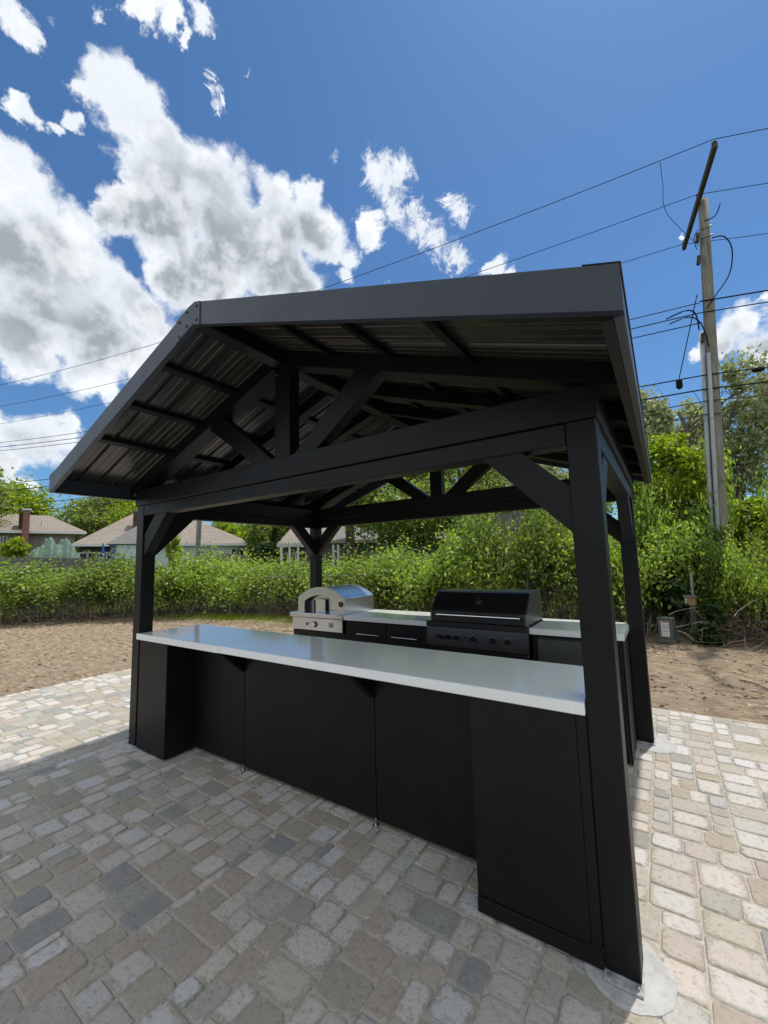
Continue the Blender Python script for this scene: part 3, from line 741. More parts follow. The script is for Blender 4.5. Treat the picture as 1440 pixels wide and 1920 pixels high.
K('handle', MB().box(3.078, 3.598, YK - .008, YK + .001, zk - .03, zk - .019, .002), 'hole', fd)
K('filler_strip', MB().box(3.034, 3.072, YK + .012, YK + .029, .078, zk - .003, .0015)); K('filler_strip', MB().box(3.604, 3.675, YK + .012, YK + .029, .078, zk - .003, .0015))

# ------------------------------------------------------------------ pizza oven
ov = thing('pizza_oven', 'stainless steel arched pizza oven at the left end of the rear counter', 'pizza oven', (.64, YK, .745))
OI = Matrix.Translation((-.64, -YK, -.745))
def O(name, mb, m='steel', parent=ov, **k):
    o = mb.build(name, M[m], parent, **k)
    if parent is ov: o.matrix_parent_inverse = OI
    return o
O('control_panel', MB().box(.218, 1.0, YK - .006, YK + .012, .752, .892, .003))
O('base_tray', MB().box(.175, 1.008, YK - .012, 2.262, .896, .944, .004))
O('base_body', MB().box(.225, .995, YK + .014, 2.24, .752, .894))
def arch(x0, x1, zb, zs, za, n=14):
    xc = (x0 + x1) / 2; hw = (x1 - x0) / 2; hh = za - zs; R = (hw * hw + hh * hh) / (2 * hh); a = math.asin(hw / R)
    return [(x0, zb)] + [(xc + R * math.sin(-a + 2 * a * k / n), za - R + R * math.cos(-a + 2 * a * k / n)) for k in range(n + 1)] + [(x1, zb)]
outer = arch(.27, 1.003, .9455, 1.118, 1.243); inner = arch(.372, .888, .9455, 1.072, 1.152)
g = MB()
n = len(outer); y0, y1 = YK + .038, YK + .052
vs = [(x, y0, z) for x, z in outer] + [(x, y0, z) for x, z in inner] + [(x, y1, z) for x, z in outer] + [(x, y1, z) for x, z in inner]
fs = []
for k in range(n - 1): fs += [(k, k + 1, n + k + 1, n + k), (2 * n + k, 2 * n + k + 1, 3 * n + k + 1, 3 * n + k), (k, k + 1, 2 * n + k + 1, 2 * n + k), (n + k, n + k + 1, 3 * n + k + 1, 3 * n + k)]
fs += [(0, n, 3 * n, 2 * n), (n - 1, 2 * n - 1, 4 * n - 1, 3 * n - 1)]
g.add(vs, fs); O('front_plate', g)
# shell: curved hood from the front plate to the back
g = MB(); o2 = arch(.272, 1.001, .9455, 1.116, 1.240)
vs = [(x, YK + .053, z) for x, z in o2] + [(x, 2.255, z) for x, z in o2]
g.add(vs, [(k, k + 1, n + k + 1, n + k) for k in range(n - 1)] + [tuple(range(n, 2 * n))])
sh = O('hood', g)
O('seam', MB().tube([(1.0025, YK + .06, 1.117), (1.0025, 2.25, 1.117)], .0025, 6), 'steel')
bk = O('inner_plate', MB().box(.36, .90, YK + .115, YK + .120, .9455, 1.17))
for x in (.40, .43, .46, .70, .735, .77, .805):
    O('vent_hole', MB().tube([(x, YK + .114, .972), (x, YK + .1135, .972)], .0075, 8), 'hole', bk)
dr = O('door', MB().box(.515, .672, YK + .075, YK + .085, .9455, 1.10, .002))
O('edge_strip', MB().box(.499, .514, YK + .065, YK + .085, .9455, 1.085, .001), 'bsteel', dr)
O('latch', MB().tube([(.60, YK + .07, 1.105), (.655, YK + .055, 1.125), (.655, YK + .055, 1.095)], .004, 6), 'chrome', dr)
O('side_wall', MB().box(.361, .373, YK + .053, YK + .114, .9455, 1.075), 'bsteel'); O('side_wall', MB().box(.887, .899, YK + .053, YK + .114, .9455, 1.075))
th = O('thermometer', MB().tube([(.944, YK + .037, 1.055), (.944, YK + .028, 1.055)], .030, 20), 'bsteel')
O('dial', MB().tube([(.944, YK + .0278, 1.055), (.944, YK + .0265, 1.055)], .021, 20), 'knob', th)
O('needle', MB().box(.942, .946, YK + .0255, YK + .0262, 1.045, 1.072), 'sticker', th)
for x, r in ((.457, .013), (.588, .026)):
    k_ = O('knob', MB().tube([(x, YK - .008, .822), (x, YK - .035, .822)], [r, r * .85], 16), 'chrome'); O('bezel', MB().tube([(x, YK - .0065, .822), (x, YK - .011, .822)], r * 1.3, 20), 'knob', k_)
O('badge', MB().box(.80, .87, YK - .0075, YK - .0065, .80, .85), 'galv')

# ------------------------------------------------------------------ gas grill
gr = thing('gas_grill', 'black built-in gas grill with long chrome handle in the rear counter', 'gas grill', (2.55, YK, .69))
GI = Matrix.Translation((-2.55, -YK, -.69))
def G(name, mb, m='bsteel', parent=gr, **k):
    o = mb.build(name, M[m], parent, **k)
    if parent is gr: o.matrix_parent_inverse = GI
    return o
yf = YK - .022
G('control_panel', MB().prism([(yf + .006, .900), (yf - .014, .735), (YK + .02, .735), (YK + .02, .900)], 0, 2.064, 3.013))
G('top_band', MB().box(2.062, 3.0145, yf - .004, YK + .02, .903, .952, .003))
G('drip_tray', MB().box(2.075, 3.005, yf + .004, YK + .03, .693, .729, .003))
G('firebox', MB().box(2.075, 3.005, YK + .022, 2.18, .70, .948), 'hole')
hp = [(YK - .012, .957), (YK - .012, 1.046), (YK + .014, 1.062), (YK + .142, 1.208), (YK + .165, 1.219), (2.11, 1.221), (2.155, 1.205), (2.175, 1.10), (2.175, .957)]
G('hood', MB().prism(hp, 0, 2.122, 2.988))
g2 = [(YK - .016, .954), (YK - .016, 1.049), (YK + .010, 1.066), (YK + .138, 1.212), (YK + .163, 1.224), (2.112, 1.226), (2.160, 1.209), (2.18, 1.10), (2.18, .954)]
G('hood_cheek', MB().prism(g2, 0, 2.105, 2.121), 'bside'); G('hood_cheek', MB().prism(g2, 0, 2.989, 3.005), 'bside')
hd = G('handle', MB().tube([(2.19, YK - .062, 1.020), (2.96, YK - .062, 1.020)], .009, 10), 'chrome')
for x in (2.20, 2.95): G('handle_bracket', MB().box(x - .012, x + .012, YK - .066, YK - .0125, 1.006, 1.034, .003), 'chrome', hd)
tm = G('thermometer', MB().tube([(2.549, YK + .088, 1.153), (2.549, YK + .076, 1.164)], .034, 20), 'chrome')
G('dial', MB().tube([(2.549, YK + .0762, 1.1638), (2.549, YK + .0745, 1.1652)], .026, 20), 'hole', tm)
for x, r in ((2.204, .024), (2.284, .024), (2.372, .024), (2.536, .027), (2.712, .027), (2.845, .027)):
    kn = G('knob', MB().tube([(x, yf - .010, .82), (x, yf - .046, .822)], [r, r * .82], 14), 'knob')
    G('bezel', MB().tube([(x, yf - .001, .82), (x, yf - .0098, .8205)], r * 1.3, 20), 'bside', kn)
    G('grip', MB().box(x - .005, x + .005, yf - .056, yf - .047, .806, .838, .002), 'knob', kn)
G('igniter', MB().tube([(2.453, yf, .824), (2.453, yf - .014, .825)], .010, 10), 'knob')
rb = G('spit_bracket', MB().box(3.006, 3.012, 1.98, 1.99, 1.03, 1.09).box(3.006, 3.012, 2.03, 2.04, 1.03, 1.07).box(3.006, 3.012, 1.98, 2.04, 1.02, 1.03), 'chrome')

# ------------------------------------------------------------------ leaves
def leaf_mesh(name, P_, size, m, up=.5, sizej=.55, aspect=.62, fold=.25, seed=0):
    r = np.random.default_rng(seed); n = len(P_); s = size * (1 - sizej + 2 * sizej * r.random(n))[:, None]
    nr = r.normal(0, 1, (n, 3)); nr[:, 2] += up * 2; nr /= np.linalg.norm(nr, axis=1)[:, None]
    a = r.normal(0, 1, (n, 3)); a -= (a * nr).sum(1)[:, None] * nr; a /= np.linalg.norm(a, axis=1)[:, None]; b = np.cross(nr, a)
    V = np.empty((n, 4, 3)); V[:, 0] = P_ - a * s * .5; V[:, 1] = P_ + b * s * aspect * .5 + nr * s * fold * .5; V[:, 2] = P_ + a * s * .5; V[:, 3] = P_ - b * s * aspect * .5 + nr * s * fold * .5
    me = bpy.data.meshes.new(name); me.vertices.add(4 * n); me.vertices.foreach_set('co', V.ravel())
    tri = (np.array([[0, 1, 2], [0, 2, 3]])[None] + 4 * np.arange(n)[:, None, None]).reshape(-1)
    me.loops.add(6 * n); me.loops.foreach_set('vertex_index', tri); me.polygons.add(2 * n)
    me.polygons.foreach_set('loop_start', np.arange(0, 6 * n, 3)); me.polygons.foreach_set('loop_total', np.full(2 * n, 3))
    me.materials.append(m); me.update(); me.validate(); return me
def clumps(n, nc, radii, shell=.55, cs=.16, seed=0, zmin=-1.0, flat=0.7):
    r = np.random.default_rng(seed); d = r.normal(0, 1, (nc, 3)); d /= np.linalg.norm(d, axis=1)[:, None]
    rad = (shell + (1 - shell) * r.random(nc)) ** .8; c = d * rad[:, None]; c = c[c[:, 2] > zmin]; w = r.random(len(c)) ** 1.5 + .25; w /= w.sum()
    k = r.choice(len(c), n, p=w); sz = (cs * (.5 + r.random(len(c))))[k][:, None]
    p = c[k] + r.normal(0, 1, (n, 3)) * sz * np.array([1, 1, flat]); return p * np.array(radii)
def stems(name, n, spread, height, mb=None, r0=.012, seed=0, lean=.4):
    r = random.Random(seed); g = mb or MB()
    for _ in range(n):
        x, y = r.uniform(-spread[0], spread[0]), r.uniform(-spread[1], spread[1]); pts = [Vector((x, y, 0))]; d = Vector((r.uniform(-lean, lean), r.uniform(-lean, lean), 1))
        L = height * r.uniform(.4, 1.05); m = 5
        for k in range(m):
            d += Vector((r.uniform(-.35, .35), r.uniform(-.35, .35), r.uniform(-.25, .1))); pts.append(pts[-1] + d.normalized() * L / m)
        rr = r0 * r.uniform(.4, 1.3); g.tube(pts, [rr * (1 - .75 * k / m) for k in range(m + 1)], 3, False)
    return g
# bushes of the overgrown hedge; shared crown meshes
def bush_points(n, rx, ry, h, seed, low=.40):
    r = np.random.default_rng(seed)
    nc = 130; ang = r.random(nc) * 6.283; q = r.random(nc) ** .5; top = r.random(nc) < .55
    cx = np.cos(ang) * np.where(top, q, .85 + .2 * r.random(nc)) * rx; cy = np.sin(ang) * np.where(top, q, .85 + .2 * r.random(nc)) * ry
    cz = np.where(top, h * (.84 + .16 * np.sqrt(np.clip(1 - q * q, 0, 1)) + r.normal(0, .05, nc)), h * (low + (1 - low) * r.random(nc) ** .55 * .85))
    w = r.random(nc) + .3; w /= w.sum(); k = r.choice(nc, n, p=w); s = (.10 + .13 * r.random(nc))[k][:, None]
    p = np.stack([cx, cy, cz], 1)[k] + r.normal(0, 1, (n, 3)) * s * np.array([1.3, 1.1, .8])
    # drooping sprays
    m = n // 9; p[:m] += np.stack([r.normal(0, .12, m), r.normal(0, .12, m), r.random(m) ** 2.2 * .42], 1)
    p[:, 2] *= 1 + .19 * np.sin(p[:, 0] * 4.3 + seed) + .07 * np.sin(p[:, 0] * 11 + 2 * seed)
    p[:, 2] = np.abs(p[:, 2]); return p
HB_ = []
for k in range(4):
    me = leaf_mesh('foliage', bush_points(13000, 1.0, .75, 1.0, 40 + k), .062, M['leaf_hedge' if k % 2 == 0 else 'leaf_vine'], up=.45, seed=k)
    st = stems('stem', 190, (1.0, .85), .8, r0=.009, seed=k, lean=.6).mesh('stem', M['twig'])
    HB_.append((me, st))
bushes = [  # x, y, rx, ry, height, variant
 (-21.5, -6.4, 2.2, 1.4, 1.75, 0, 'overgrown green hedge bush at the far left edge, beside the wire fence'),
 (-18.4, -3.4, 2.2, 1.4, 1.7, 1, 'leafy hedge bush far left in front of the grey board fence'),
 (-15.6, -.6, 2.0, 1.3, 1.66, 2, 'vine covered hedge bush in front of the yellow green shrub, left of the fence post'),
 (-13.2, 1.7, 1.8, 1.25, 1.6, 0, 'hedge bush below the red brick chimney house'),
 (-11.6, 3.5, 1.6, 1.2, 1.68, 3, 'hedge bush below the green netting, with bare twigs at its foot'),
 (-10.0, 5.0, 1.5, 1.2, 1.72, 1, 'hedge bush just left of the front left post, below the porch'),
 (-8.6, 6.1, 1.4, 1.2, 1.75, 0, 'bright green hedge bush just right of the front left post'),
 (-7.1, 6.75, 1.3, 1.1, 1.55, 2, 'hedge bush in front of the leaning timber pole'),
 (-5.6, 7.15, 1.3, 1.1, 1.5, 3, 'hedge bush with tangled bare branches left of the pizza oven'),
 (-4.1, 7.4, 1.3, 1.1, 1.35, 0, 'hedge bush behind the pizza oven, below the white pergola'),
 (-2.7, 7.6, 1.3, 1.1, 1.6, 1, 'leafy hedge bush just right of the rear left post'),
 (-1.3, 7.75, 1.35, 1.15, 1.7, 2, 'hedge bush behind the quartz counter between oven and grill'),
 (.1, 7.8, 1.35, 1.2, 2.0, 0, 'tall hedge bush behind the left end of the grill'),
 (1.15, 7.9, 1.1, 1.15, 2.62, 3, 'tallest bright green bush standing behind the black grill'),
 (2.5, 8.1, 1.1, 1.2, 1.85, 1, 'vine bush behind the right side of the grill'),
 (3.4, 8.2, 1.1, 1.2, 2.1, 2, 'bush behind the rear right post'),
]
HG = 'bushes of the overgrown hedge behind the patio'
def place_bush(x, y, rx, ry, h_, v, label, group=HG, rz=0):
    t_ = thing('hedge_bush', label, 'bush', (x, y, -.02), rz, group)
    me, st = HB_[v]
    add_obj('foliage', me, t_, scale=(rx, ry / .75, h_ * .74)); add_obj('stem', st, t_, scale=(rx, ry, h_ * .8))
for b in bushes:
    ang = math.atan2(hedge_y(b[0] + .5) - hedge_y(b[0] - .5), 1); place_bush(*b[:6], b[6], rz=ang)
# extra vine mass on the right, climbing to the pole
RG = 'tangled shrubs around the utility pole'
for x, y, rx, ry, h_, v, label in [
 (3.95, 8.9, .75, .9, 3.1, 0, 'dense shrub rising behind the green utility box'),
 (4.95, 8.0, .55, .5, 1.6, 1, 'brownish vine tangle wrapped round the foot of the utility pole'),
 (5.35, 7.6, .6, .6, 1.5, 2, 'low brown vine heap right of the utility box'),
 (6.4, 7.6, .8, .7, 1.55, 3, 'broad leaved shrub right of the utility pole over dry brush'),
 (6.1, 9.6, .7, .8, 2.5, 0, 'bright leafy shrub just right of the utility pole'),
 (4.4, 9.9, .9, 1.0, 3.6, 2, 'tall shrub directly behind the conduits of the pole'),
 (7.6, 8.3, 1.0, .9, 1.3, 1, 'low shrub at the right edge beyond the brush pile'),
]: place_bush(x, y, rx, ry, h_, v, label, RG)
# broad-leaved plants at foot of the hedge
bl = leaf_mesh('foliage', clumps(900, 30, (.35, .3, .3), .3, .22, 5), .15, M['leaf_dark'], up=.8, seed=9, aspect=.7)
for x, y, z, s, label in ((6.25, 6.75, .75, 1.2, 'dark broad leaved plant above the brush at the right edge'), (4.1, 7.35, .72, 1.0, 'dark broad leaved plant right of the rear right post'), (4.55, 6.75, .2, .6, 'small blue green plant at the foot of the utility box'), (4.62, 6.95, .50, .5, 'small leafy plant right of the tan box')):
    t_ = thing('broadleaf_plant', label, 'plant', (x, y, 0)); add_obj('foliage', bl, t_, loc=(0, 0, z), scale=(s, s, s)); stems('stem', 6, (.1, .1), z + .1, r0=.01, seed=3).build('stem', M['twig'], t_)
# dry brush piles
def brush(cx, cy, n, sx, sy, hh, seed, label):
    r = random.Random(seed); g = MB()
    for _ in range(n):
        p = Vector((r.gauss(0, sx * .5), r.gauss(0, sy * .5), abs(r.gauss(0, hh * .5)))); d = Vector((r.uniform(-1, 1), r.uniform(-1, 1), r.uniform(-.3, .7))).normalized(); L = r.uniform(.2, .8); pts = [p]
        for k in range(4):
            d = (d + Vector((r.uniform(-.35, .35), r.uniform(-.35, .35), r.uniform(-.35, .25)))).normalized(); q = pts[-1] + d * L / 4; q.z = max(q.z, .005); pts.append(q)
        rr = r.uniform(.002, .0055); g.tube(pts, [rr, rr * .9, rr * .75, rr * .6, rr * .3], 3, False)
    o = g.build('brush_pile', M['twig'], kind='stuff'); o.location = (cx, cy, 0); o['label'] = label; return o
brush(5.6, 6.75, 420, 1.5, .6, .55, 1, 'dry bare brush tangled at the foot of the shrubs on the right')
brush(7.2, 6.9, 260, 1.3, .6, .5, 2, 'dry twigs piled at the right edge above the pale board')
brush(-5.3, 6.3, 260, 1.2, .4, .75, 3, 'tangle of bare pale branches left of the pizza oven')
brush(-11.3, 3.2, 320, 1.5, .8, .8, 4, 'bare twigs caught in the wire fence left of the front left post')
brush(-13.9, .6, 320, 1.5, .8, .7, 5, 'bare straw coloured twigs at the far left of the wire fence')
brush(.6, 6.9, 500, 3.0, .35, .9, 6, 'brown vine stems climbing the wire fence behind the grill')
# stray branches and logs on the soil
for (x, y, a, L, r0, label) in ((-8.6, 4.9, .5, .32, .045, 'short cut log lying on the soil left of the front left post'), (4.62, 4.6, -.9, .35, .008, 'thin bare stick on the soil right of the pavilion'), (-9.6, 4.2, .1, .9, .012, 'pale branch lying at the hedge foot on the left')):
    g = MB().tube([(0, 0, 0), (L * .5, .02, .01), (L, -.01, 0)], [r0, r0 * .9, r0 * .8], 8); o = g.build('fallen_branch', M['bark']); o.location = (x, y, r0 * .7); o.rotation_euler = (0, 0, a); tag(o, label, 'branch')
o = MB().box(-.45, .45, -.09, .09, 0, .05, .004).build('board', M['greywood']); o.location = (5.75, 6.0, .0); o.rotation_euler = (0, .03, .12); tag(o, 'pale weathered board lying on the soil at the right edge', 'board')
# grass tufts
def tufts(name, pts, n, hgt, m, **k):
    r = np.random.default_rng(3); P_ = pts(n); a = r.random(n) * 6.28; w = .0035 + .003 * r.random(n); hh = hgt * (.4 + r.random(n)); lx, ly = r.normal(0, .4, n) * hh, r.normal(0, .4, n) * hh
    V = np.empty((n, 3, 3)); V[:, 0] = P_ + np.stack([np.cos(a) * w, np.sin(a) * w, 0 * a], 1); V[:, 1] = P_ - np.stack([np.cos(a) * w, np.sin(a) * w, 0 * a], 1); V[:, 2] = P_ + np.stack([lx, ly, hh], 1)
    me = bpy.data.meshes.new(name); me.from_pydata(V.reshape(-1, 3).tolist(), [], (np.arange(3 * n).reshape(n, 3)).tolist()); me.materials.append(m); return add_obj(name, me, **k)
def gp(n):
    x = rng.uniform(-9, 3, n); hy = np.array([hedge_y(q) for q in x]); return np.stack([x, hy - .2 - np.abs(rng.normal(0, .45, n)) - .35, np.full(n, -.01)], 1)
tufts('grass_fringe', gp, 16000, .10, M['leaf_bright'], kind='stuff', label='thin green grass along the foot of the hedge')
def gp2(n):
    x = rng.uniform(-24, 12, n); hy = np.array([hedge_y(q) for q in x]); return np.stack([x, hy + .3 + 6 * rng.random(n) ** 1.3, np.full(n, -.07)], 1)
tufts('long_grass', gp2, 26000, .28, M['leaf_bright'], kind='stuff', label='long grass beyond the wire fence')

# ------------------------------------------------------------------ wire fence in the hedge
fn = thing('wire_fence', 'old galvanised chain link fence overgrown by the hedge', 'fence', (0, 0, 0))
pts = [(x, hedge_y(x) - .55) for x in np.arange(-20, 4.4, .12)]
def fp(k): return pts[k]
FH = 1.15
g = MB().tube([(x, y, FH) for x, y in pts[::10]], .018, 6); g.build('top_rail', M['galv'], fn)
dist = 0; last = pts[0]; nxt = 0
for k in range(len(pts)):
    x, y = pts[k]; dist += math.hypot(x - last[0], y - last[1]); last = (x, y)
    if dist >= nxt: MB().tube([(x, y, -.05), (x, y, FH + .05)], .024, 8).build('fence_post', M['galv'], fn); nxt += 2.9
g = MB(); step = .075; s_ = [0]
for a, b in zip(pts, pts[1:]): s_.append(s_[-1] + math.hypot(b[0] - a[0], b[1] - a[1]))
L = s_[-1]; sx_ = np.array(s_); px_ = np.array([p[0] for p in pts]); py_ = np.array([p[1] for p in pts])
q = 0
while q < L - FH:
    for dr_ in (1, -1):
        a0, a1 = (q, q + FH) if dr_ > 0 else (q + FH, q)
        g.tube([(float(np.interp(u_, sx_, px_)), float(np.interp(u_, sx_, py_)), z_) for u_, z_ in ((a0, .03), ((a0 + a1) / 2, FH / 2), (a1, FH))], .0022, 3, False)
    q += step
g.build('wire_mesh', M['galv'], fn, kind='stuff')

# ------------------------------------------------------------------ trees
def tree(name, label, base, height, crown_c, crown_r, m, n, leaf, trunk_r=.15, seed=0, nc=90, cs=.15, group='trees beyond the hedge', cat='tree', lean=(0, 0), shell=.4, limbs=9, barkm='bark'):
    t_ = thing(name, label, cat, base, 0, group); r = random.Random(seed); g = MB()
    topz = crown_c[2] + crown_r[2] * .5; pts = []; 
    for k in range(7):
        f = k / 6; pts.append(Vector((lean[0] * f + r.uniform(-.05, .05) * height * .15 * (f > 0), lean[1] * f + r.uniform(-.05, .05) * height * .1 * (f > 0), topz * f)))
    g.tube(pts, [trunk_r * (1 - .8 * k / 6) for k in range(7)], 9)
    for k in range(limbs):
        f = r.uniform(.3, .95); i = int(f * 6); p = pts[i].lerp(pts[min(i + 1, 6)], f * 6 - i); a = r.uniform(0, 6.28); el = r.uniform(.2, .9)
        tgt = Vector((crown_c[0] + math.cos(a) * crown_r[0] * r.uniform(.4, .85), crown_c[1] + math.sin(a) * crown_r[1] * r.uniform(.4, .85), max(p.z + .1 * height, crown_c[2] + crown_r[2] * r.uniform(-.4, .7))))
        q1 = p.lerp(tgt, .35) + Vector((0, 0, .05 * height * el)); q2 = p.lerp(tgt, .7) + Vector((r.uniform(-.1, .1), r.uniform(-.1, .1), .04 * height)); rr = trunk_r * (.5 - .35 * f)
        g.tube([p, q1, q2, tgt], [rr, rr * .7, rr * .45, rr * .12], 5, False)
        for kk in range(4):
            b0 = q1.lerp(tgt, r.random()); e = b0 + Vector((r.uniform(-1, 1) * crown_r[0] * .35, r.uniform(-1, 1) * crown_r[1] * .35, r.uniform(0, .4) * crown_r[2])); g.tube([b0, b0.lerp(e, .5) + Vector((0, 0, .1)), e], [rr * .3, rr * .2, rr * .06], 3, False)
    g.build('trunk', M[barkm], t_)
    p = clumps(n, nc, crown_r, shell, cs, seed) + np.array(crown_c)
    add_obj('crown', leaf_mesh('crown', p, leaf, m, up=.35, seed=seed), t_); return t_
def ptree(name, label, u, dist, vtop, vbot, wpx, m, n, leaf, **k):
    n = int(n * 1.6) if dist > 30 else n; leaf = leaf * .74 if dist > 30 else leaf
    b = gat(u, dist); zt_ = at(u, vtop, dist).z; zb = at(u, vbot, dist).z; rx = wpx / FP * dist * .55 * math.cos(math.atan((u - 720 - SX) / FP)) ** 2; cz = (zt_ + zb) / 2
    return tree(name, label, (b.x, b.y, -.07), zt_, (0, 0, cz), (rx, rx, (zt_ - zb) / 2 * 1.02), M[m], n, leaf, **k)
ptree('leafy_tree', 'tall green tree cut by the left edge above the tan house', -85, 34, 825, 1010, 190, 'leaf_tree', 14000, .30, seed=1, trunk_r=.3)
ptree('leafy_tree', 'yellow green tree behind the tan house roof at far left', 30, 44, 905, 1040, 130, 'leaf_bright', 9000, .34, seed=2, trunk_r=.3)
ptree('leafy_tree', 'large light green tree between the tan and the white house', 190, 50, 925, 1050, 150, 'leaf_tree', 14000, .36, seed=3, trunk_r=.35, cs=.12)
ptree('leafy_tree', 'bright green tree rising behind the left slope of the brown roof', 262, 46, 930, 1040, 110, 'leaf_bright', 9000, .34, seed=4, trunk_r=.3)
ptree('leafy_tree', 'light green tree behind the right slope of the brown roof', 440, 44, 975, 1045, 90, 'leaf_bright', 8000, .34, seed=5, trunk_r=.3)
ptree('leafy_tree', 'green tree seen between the side beam and the dark conifer', 520, 46, 940, 1050, 110, 'leaf_tree', 10000, .36, seed=6, trunk_r=.3)
ptree('leafy_tree', 'tree above the roof of the far grey house', 600, 42, 930, 1000, 100, 'leaf_tree', 8000, .34, seed=7, trunk_r=.3)
ptree('leafy_tree', 'dense dark leaved tree seen through the left half of the rear gable', 715, 17, 800, 1003, 210, 'leaf_vine', 24000, .15, seed=8, trunk_r=.22, cs=.12)
ptree('leafy_tree', 'tree seen through the middle of the rear gable behind the king post', 870, 19, 780, 985, 220, 'leaf_tree', 16000, .15, seed=9, trunk_r=.2, cs=.13)
ptree('leafy_tree', 'sparse tree with thin branches seen beside the right knee brace', 1010, 20, 840, 1000, 170, 'leaf_pale', 7000, .15, seed=10, trunk_r=.18, cs=.14, limbs=16)
ptree('leafy_tree', 'low dark spreading tree in front of the grey green house, behind the hedge', 790, 15, 905, 1015, 190, 'leaf_vine', 13000, .13, seed=77, trunk_r=.12, cs=.15)
for u_, d_, v0_, m_, lb in ((655, 33, 880, 'leaf_tree', 'far tree behind the grey green house, left of the brick chimney'), (745, 36, 880, 'leaf_vine', 'far green tree above the middle of the grey green house'), (830, 32, 860, 'leaf_tree', 'far tree behind the right end of the grey green house'), (915, 34, 850, 'leaf_pale', 'far pale tree above the weathered fence left of the knee brace'), (1000, 36, 880, 'leaf_tree', 'far tree above the weathered fence behind the knee brace'), (1090, 33, 880, 'leaf_tree', 'far tree hidden behind the nearest front post')):
    ptree('leafy_tree', lb, u_, d_, v0_, 1060, 120, m_, 8000, .27, seed=u_, trunk_r=.2, cs=.15)
ptree('leafy_tree', 'hazy pale green tree between the roof edge and the utility pole', 1225, 24, 715, 960, 150, 'leaf_pale', 17000, .19, seed=11, trunk_r=.25, cs=.11, limbs=14)
ptree('leafy_tree', 'tall pale tree with a leaning grey trunk at the right edge', 1425, 17, 665, 960, 190, 'leaf_pale', 9500, .13, seed=12, trunk_r=.24, cs=.11, limbs=22, lean=(-1.6, .2), shell=.3)
ptree('leafy_tree', 'pale green tree right behind the utility pole', 1335, 26, 745, 980, 120, 'leaf_pale', 9000, .2, seed=13, trunk_r=.2, cs=.12)
ptree('young_maple', 'bright green young maple between the roof corner and the pole', 1265, 10.8, 797, 980, 120, 'leaf_bright', 9000, .10, seed=14, trunk_r=.06, cs=.13, nc=70, group='young trees along the hedge')
ptree('young_maple', 'bright green young tree just right of the utility pole', 1415, 12, 930, 1080, 105, 'leaf_bright', 6000, .11, seed=15, trunk_r=.05, cs=.14, nc=60, group='young trees along the hedge')
ptree('young_maple', 'green sapling pressed against the rear right post', 1215, 10.6, 880, 1060, 90, 'leaf_tree', 7000, .085, seed=16, trunk_r=.04, nc=60, group='young trees along the hedge')
ptree('young_maple', 'leafy sapling behind the conduits of the pole, below the maple', 1285, 12.5, 935, 1110, 90, 'leaf_hedge', 9000, .085, seed=21, trunk_r=.04, nc=70, group='young trees along the hedge')
ptree('vine_clump', 'small ivy column left of the leaning timber pole', 327, 15, 1000, 1060, 26, 'leaf_bright', 1500, .12, seed=17, trunk_r=.04, nc=20, group=None, cat='vine')
ptree('yellow_shrub', 'yellow green rounded shrub in front of the red brick chimney', 25, 26, 1010, 1045, 46, 'leaf_bright', 3500, .14, seed=18, trunk_r=.05, nc=30, group=None, cat='shrub')
ptree('dark_shrub', 'dark green rounded shrub right of the grey picket fence', 500, 24, 1014, 1062, 60, 'leaf_dark', 5000, .13, seed=19, trunk_r=.08, nc=40, group=None, cat='shrub')
ptree('spruce', 'mid green spruce above the dark shrub behind the fence', 485, 27, 970, 1040, 40, 'leaf_vine', 5000, .14, seed=20, trunk_r=.1, nc=40, group=None, cat='conifer')
b = gat(516, 25); t_ = thing('cypress', 'small dark pointed conifer left of the white pergola', 'conifer', (b.x, b.y, 0)); zt_ = at(516, 990, 25).z
r = np.random.default_rng(1); hh = r.random(3500) ** .7; aa = r.random(3500) * 6.28; rad = .55 * (1 - hh) ** .7 * (.5 + .5 * r.random(3500)) + .04
add_obj('crown', leaf_mesh('crown', np.stack([np.cos(aa) * rad, np.sin(aa) * rad, zt_ * (.25 + .75 * hh)], 1), .12, M['leaf_dark'], seed=3), t_); MB().tube([(0, 0, 0), (0, 0, zt_ * .6)], [.07, .03], 7).build('trunk', M['bark'], t_)
# distant tree line
def treeline(n):
    a = rng.uniform(-2.2, 2.6, n); R = rng.uniform(75, 95, n); hgt = (5.5 + 2.0 * np.sin(a * 9) + 1.5 * np.sin(a * 23 + 1) + 1.2 * np.sin(a * 51)) * rng.random(n) ** .6
    return np.stack([4 + R * np.sin(a - .3), R * np.cos(a - .3), hgt], 1)
add_obj('far_trees', leaf_mesh('far_trees', treeline(60000), 1.1, M['leaf_tree'], seed=5), kind='stuff', label='distant line of green trees on the horizon')

# ------------------------------------------------------------------ utility pole
PB, PT = Vector((4.9, 8.68, -.07)), Vector((5.315, 8.63, 9.03))
pole = thing('utility_pole', 'weathered wooden utility pole with tilted crossarm and grey conduits', 'utility pole', PB)
def pp(z, off=(0, 0)):
    f = (z - PB.z) / (PT.z - PB.z); q = PB.lerp(PT, f) - PB; return Vector((q.x + off[0], q.y + off[1], q.z))
MB().tube([pp(z) for z in (-.07, 2, 4, 6, 8, 9.03)], [.125, .12, .112, .105, .095, .088], 16).build('pole_shaft', M['wood'], pole, smooth=True)
ca, cb = Vector((5.40, 7.2, 8.98)) - PB, Vector((5.02, 10.0, 8.98)) - PB
d = (cb - ca).normalized(); s__ = Vector((-d.y, d.x, 0)) * .035
g = MB(); vs = [ca + s__ + Vector((0, 0, -.05)), ca - s__ + Vector((0, 0, -.05)), ca - s__ + Vector((0, 0, .06)), ca + s__ + Vector((0, 0, .06))]; vs += [v + (cb - ca) for v in vs]
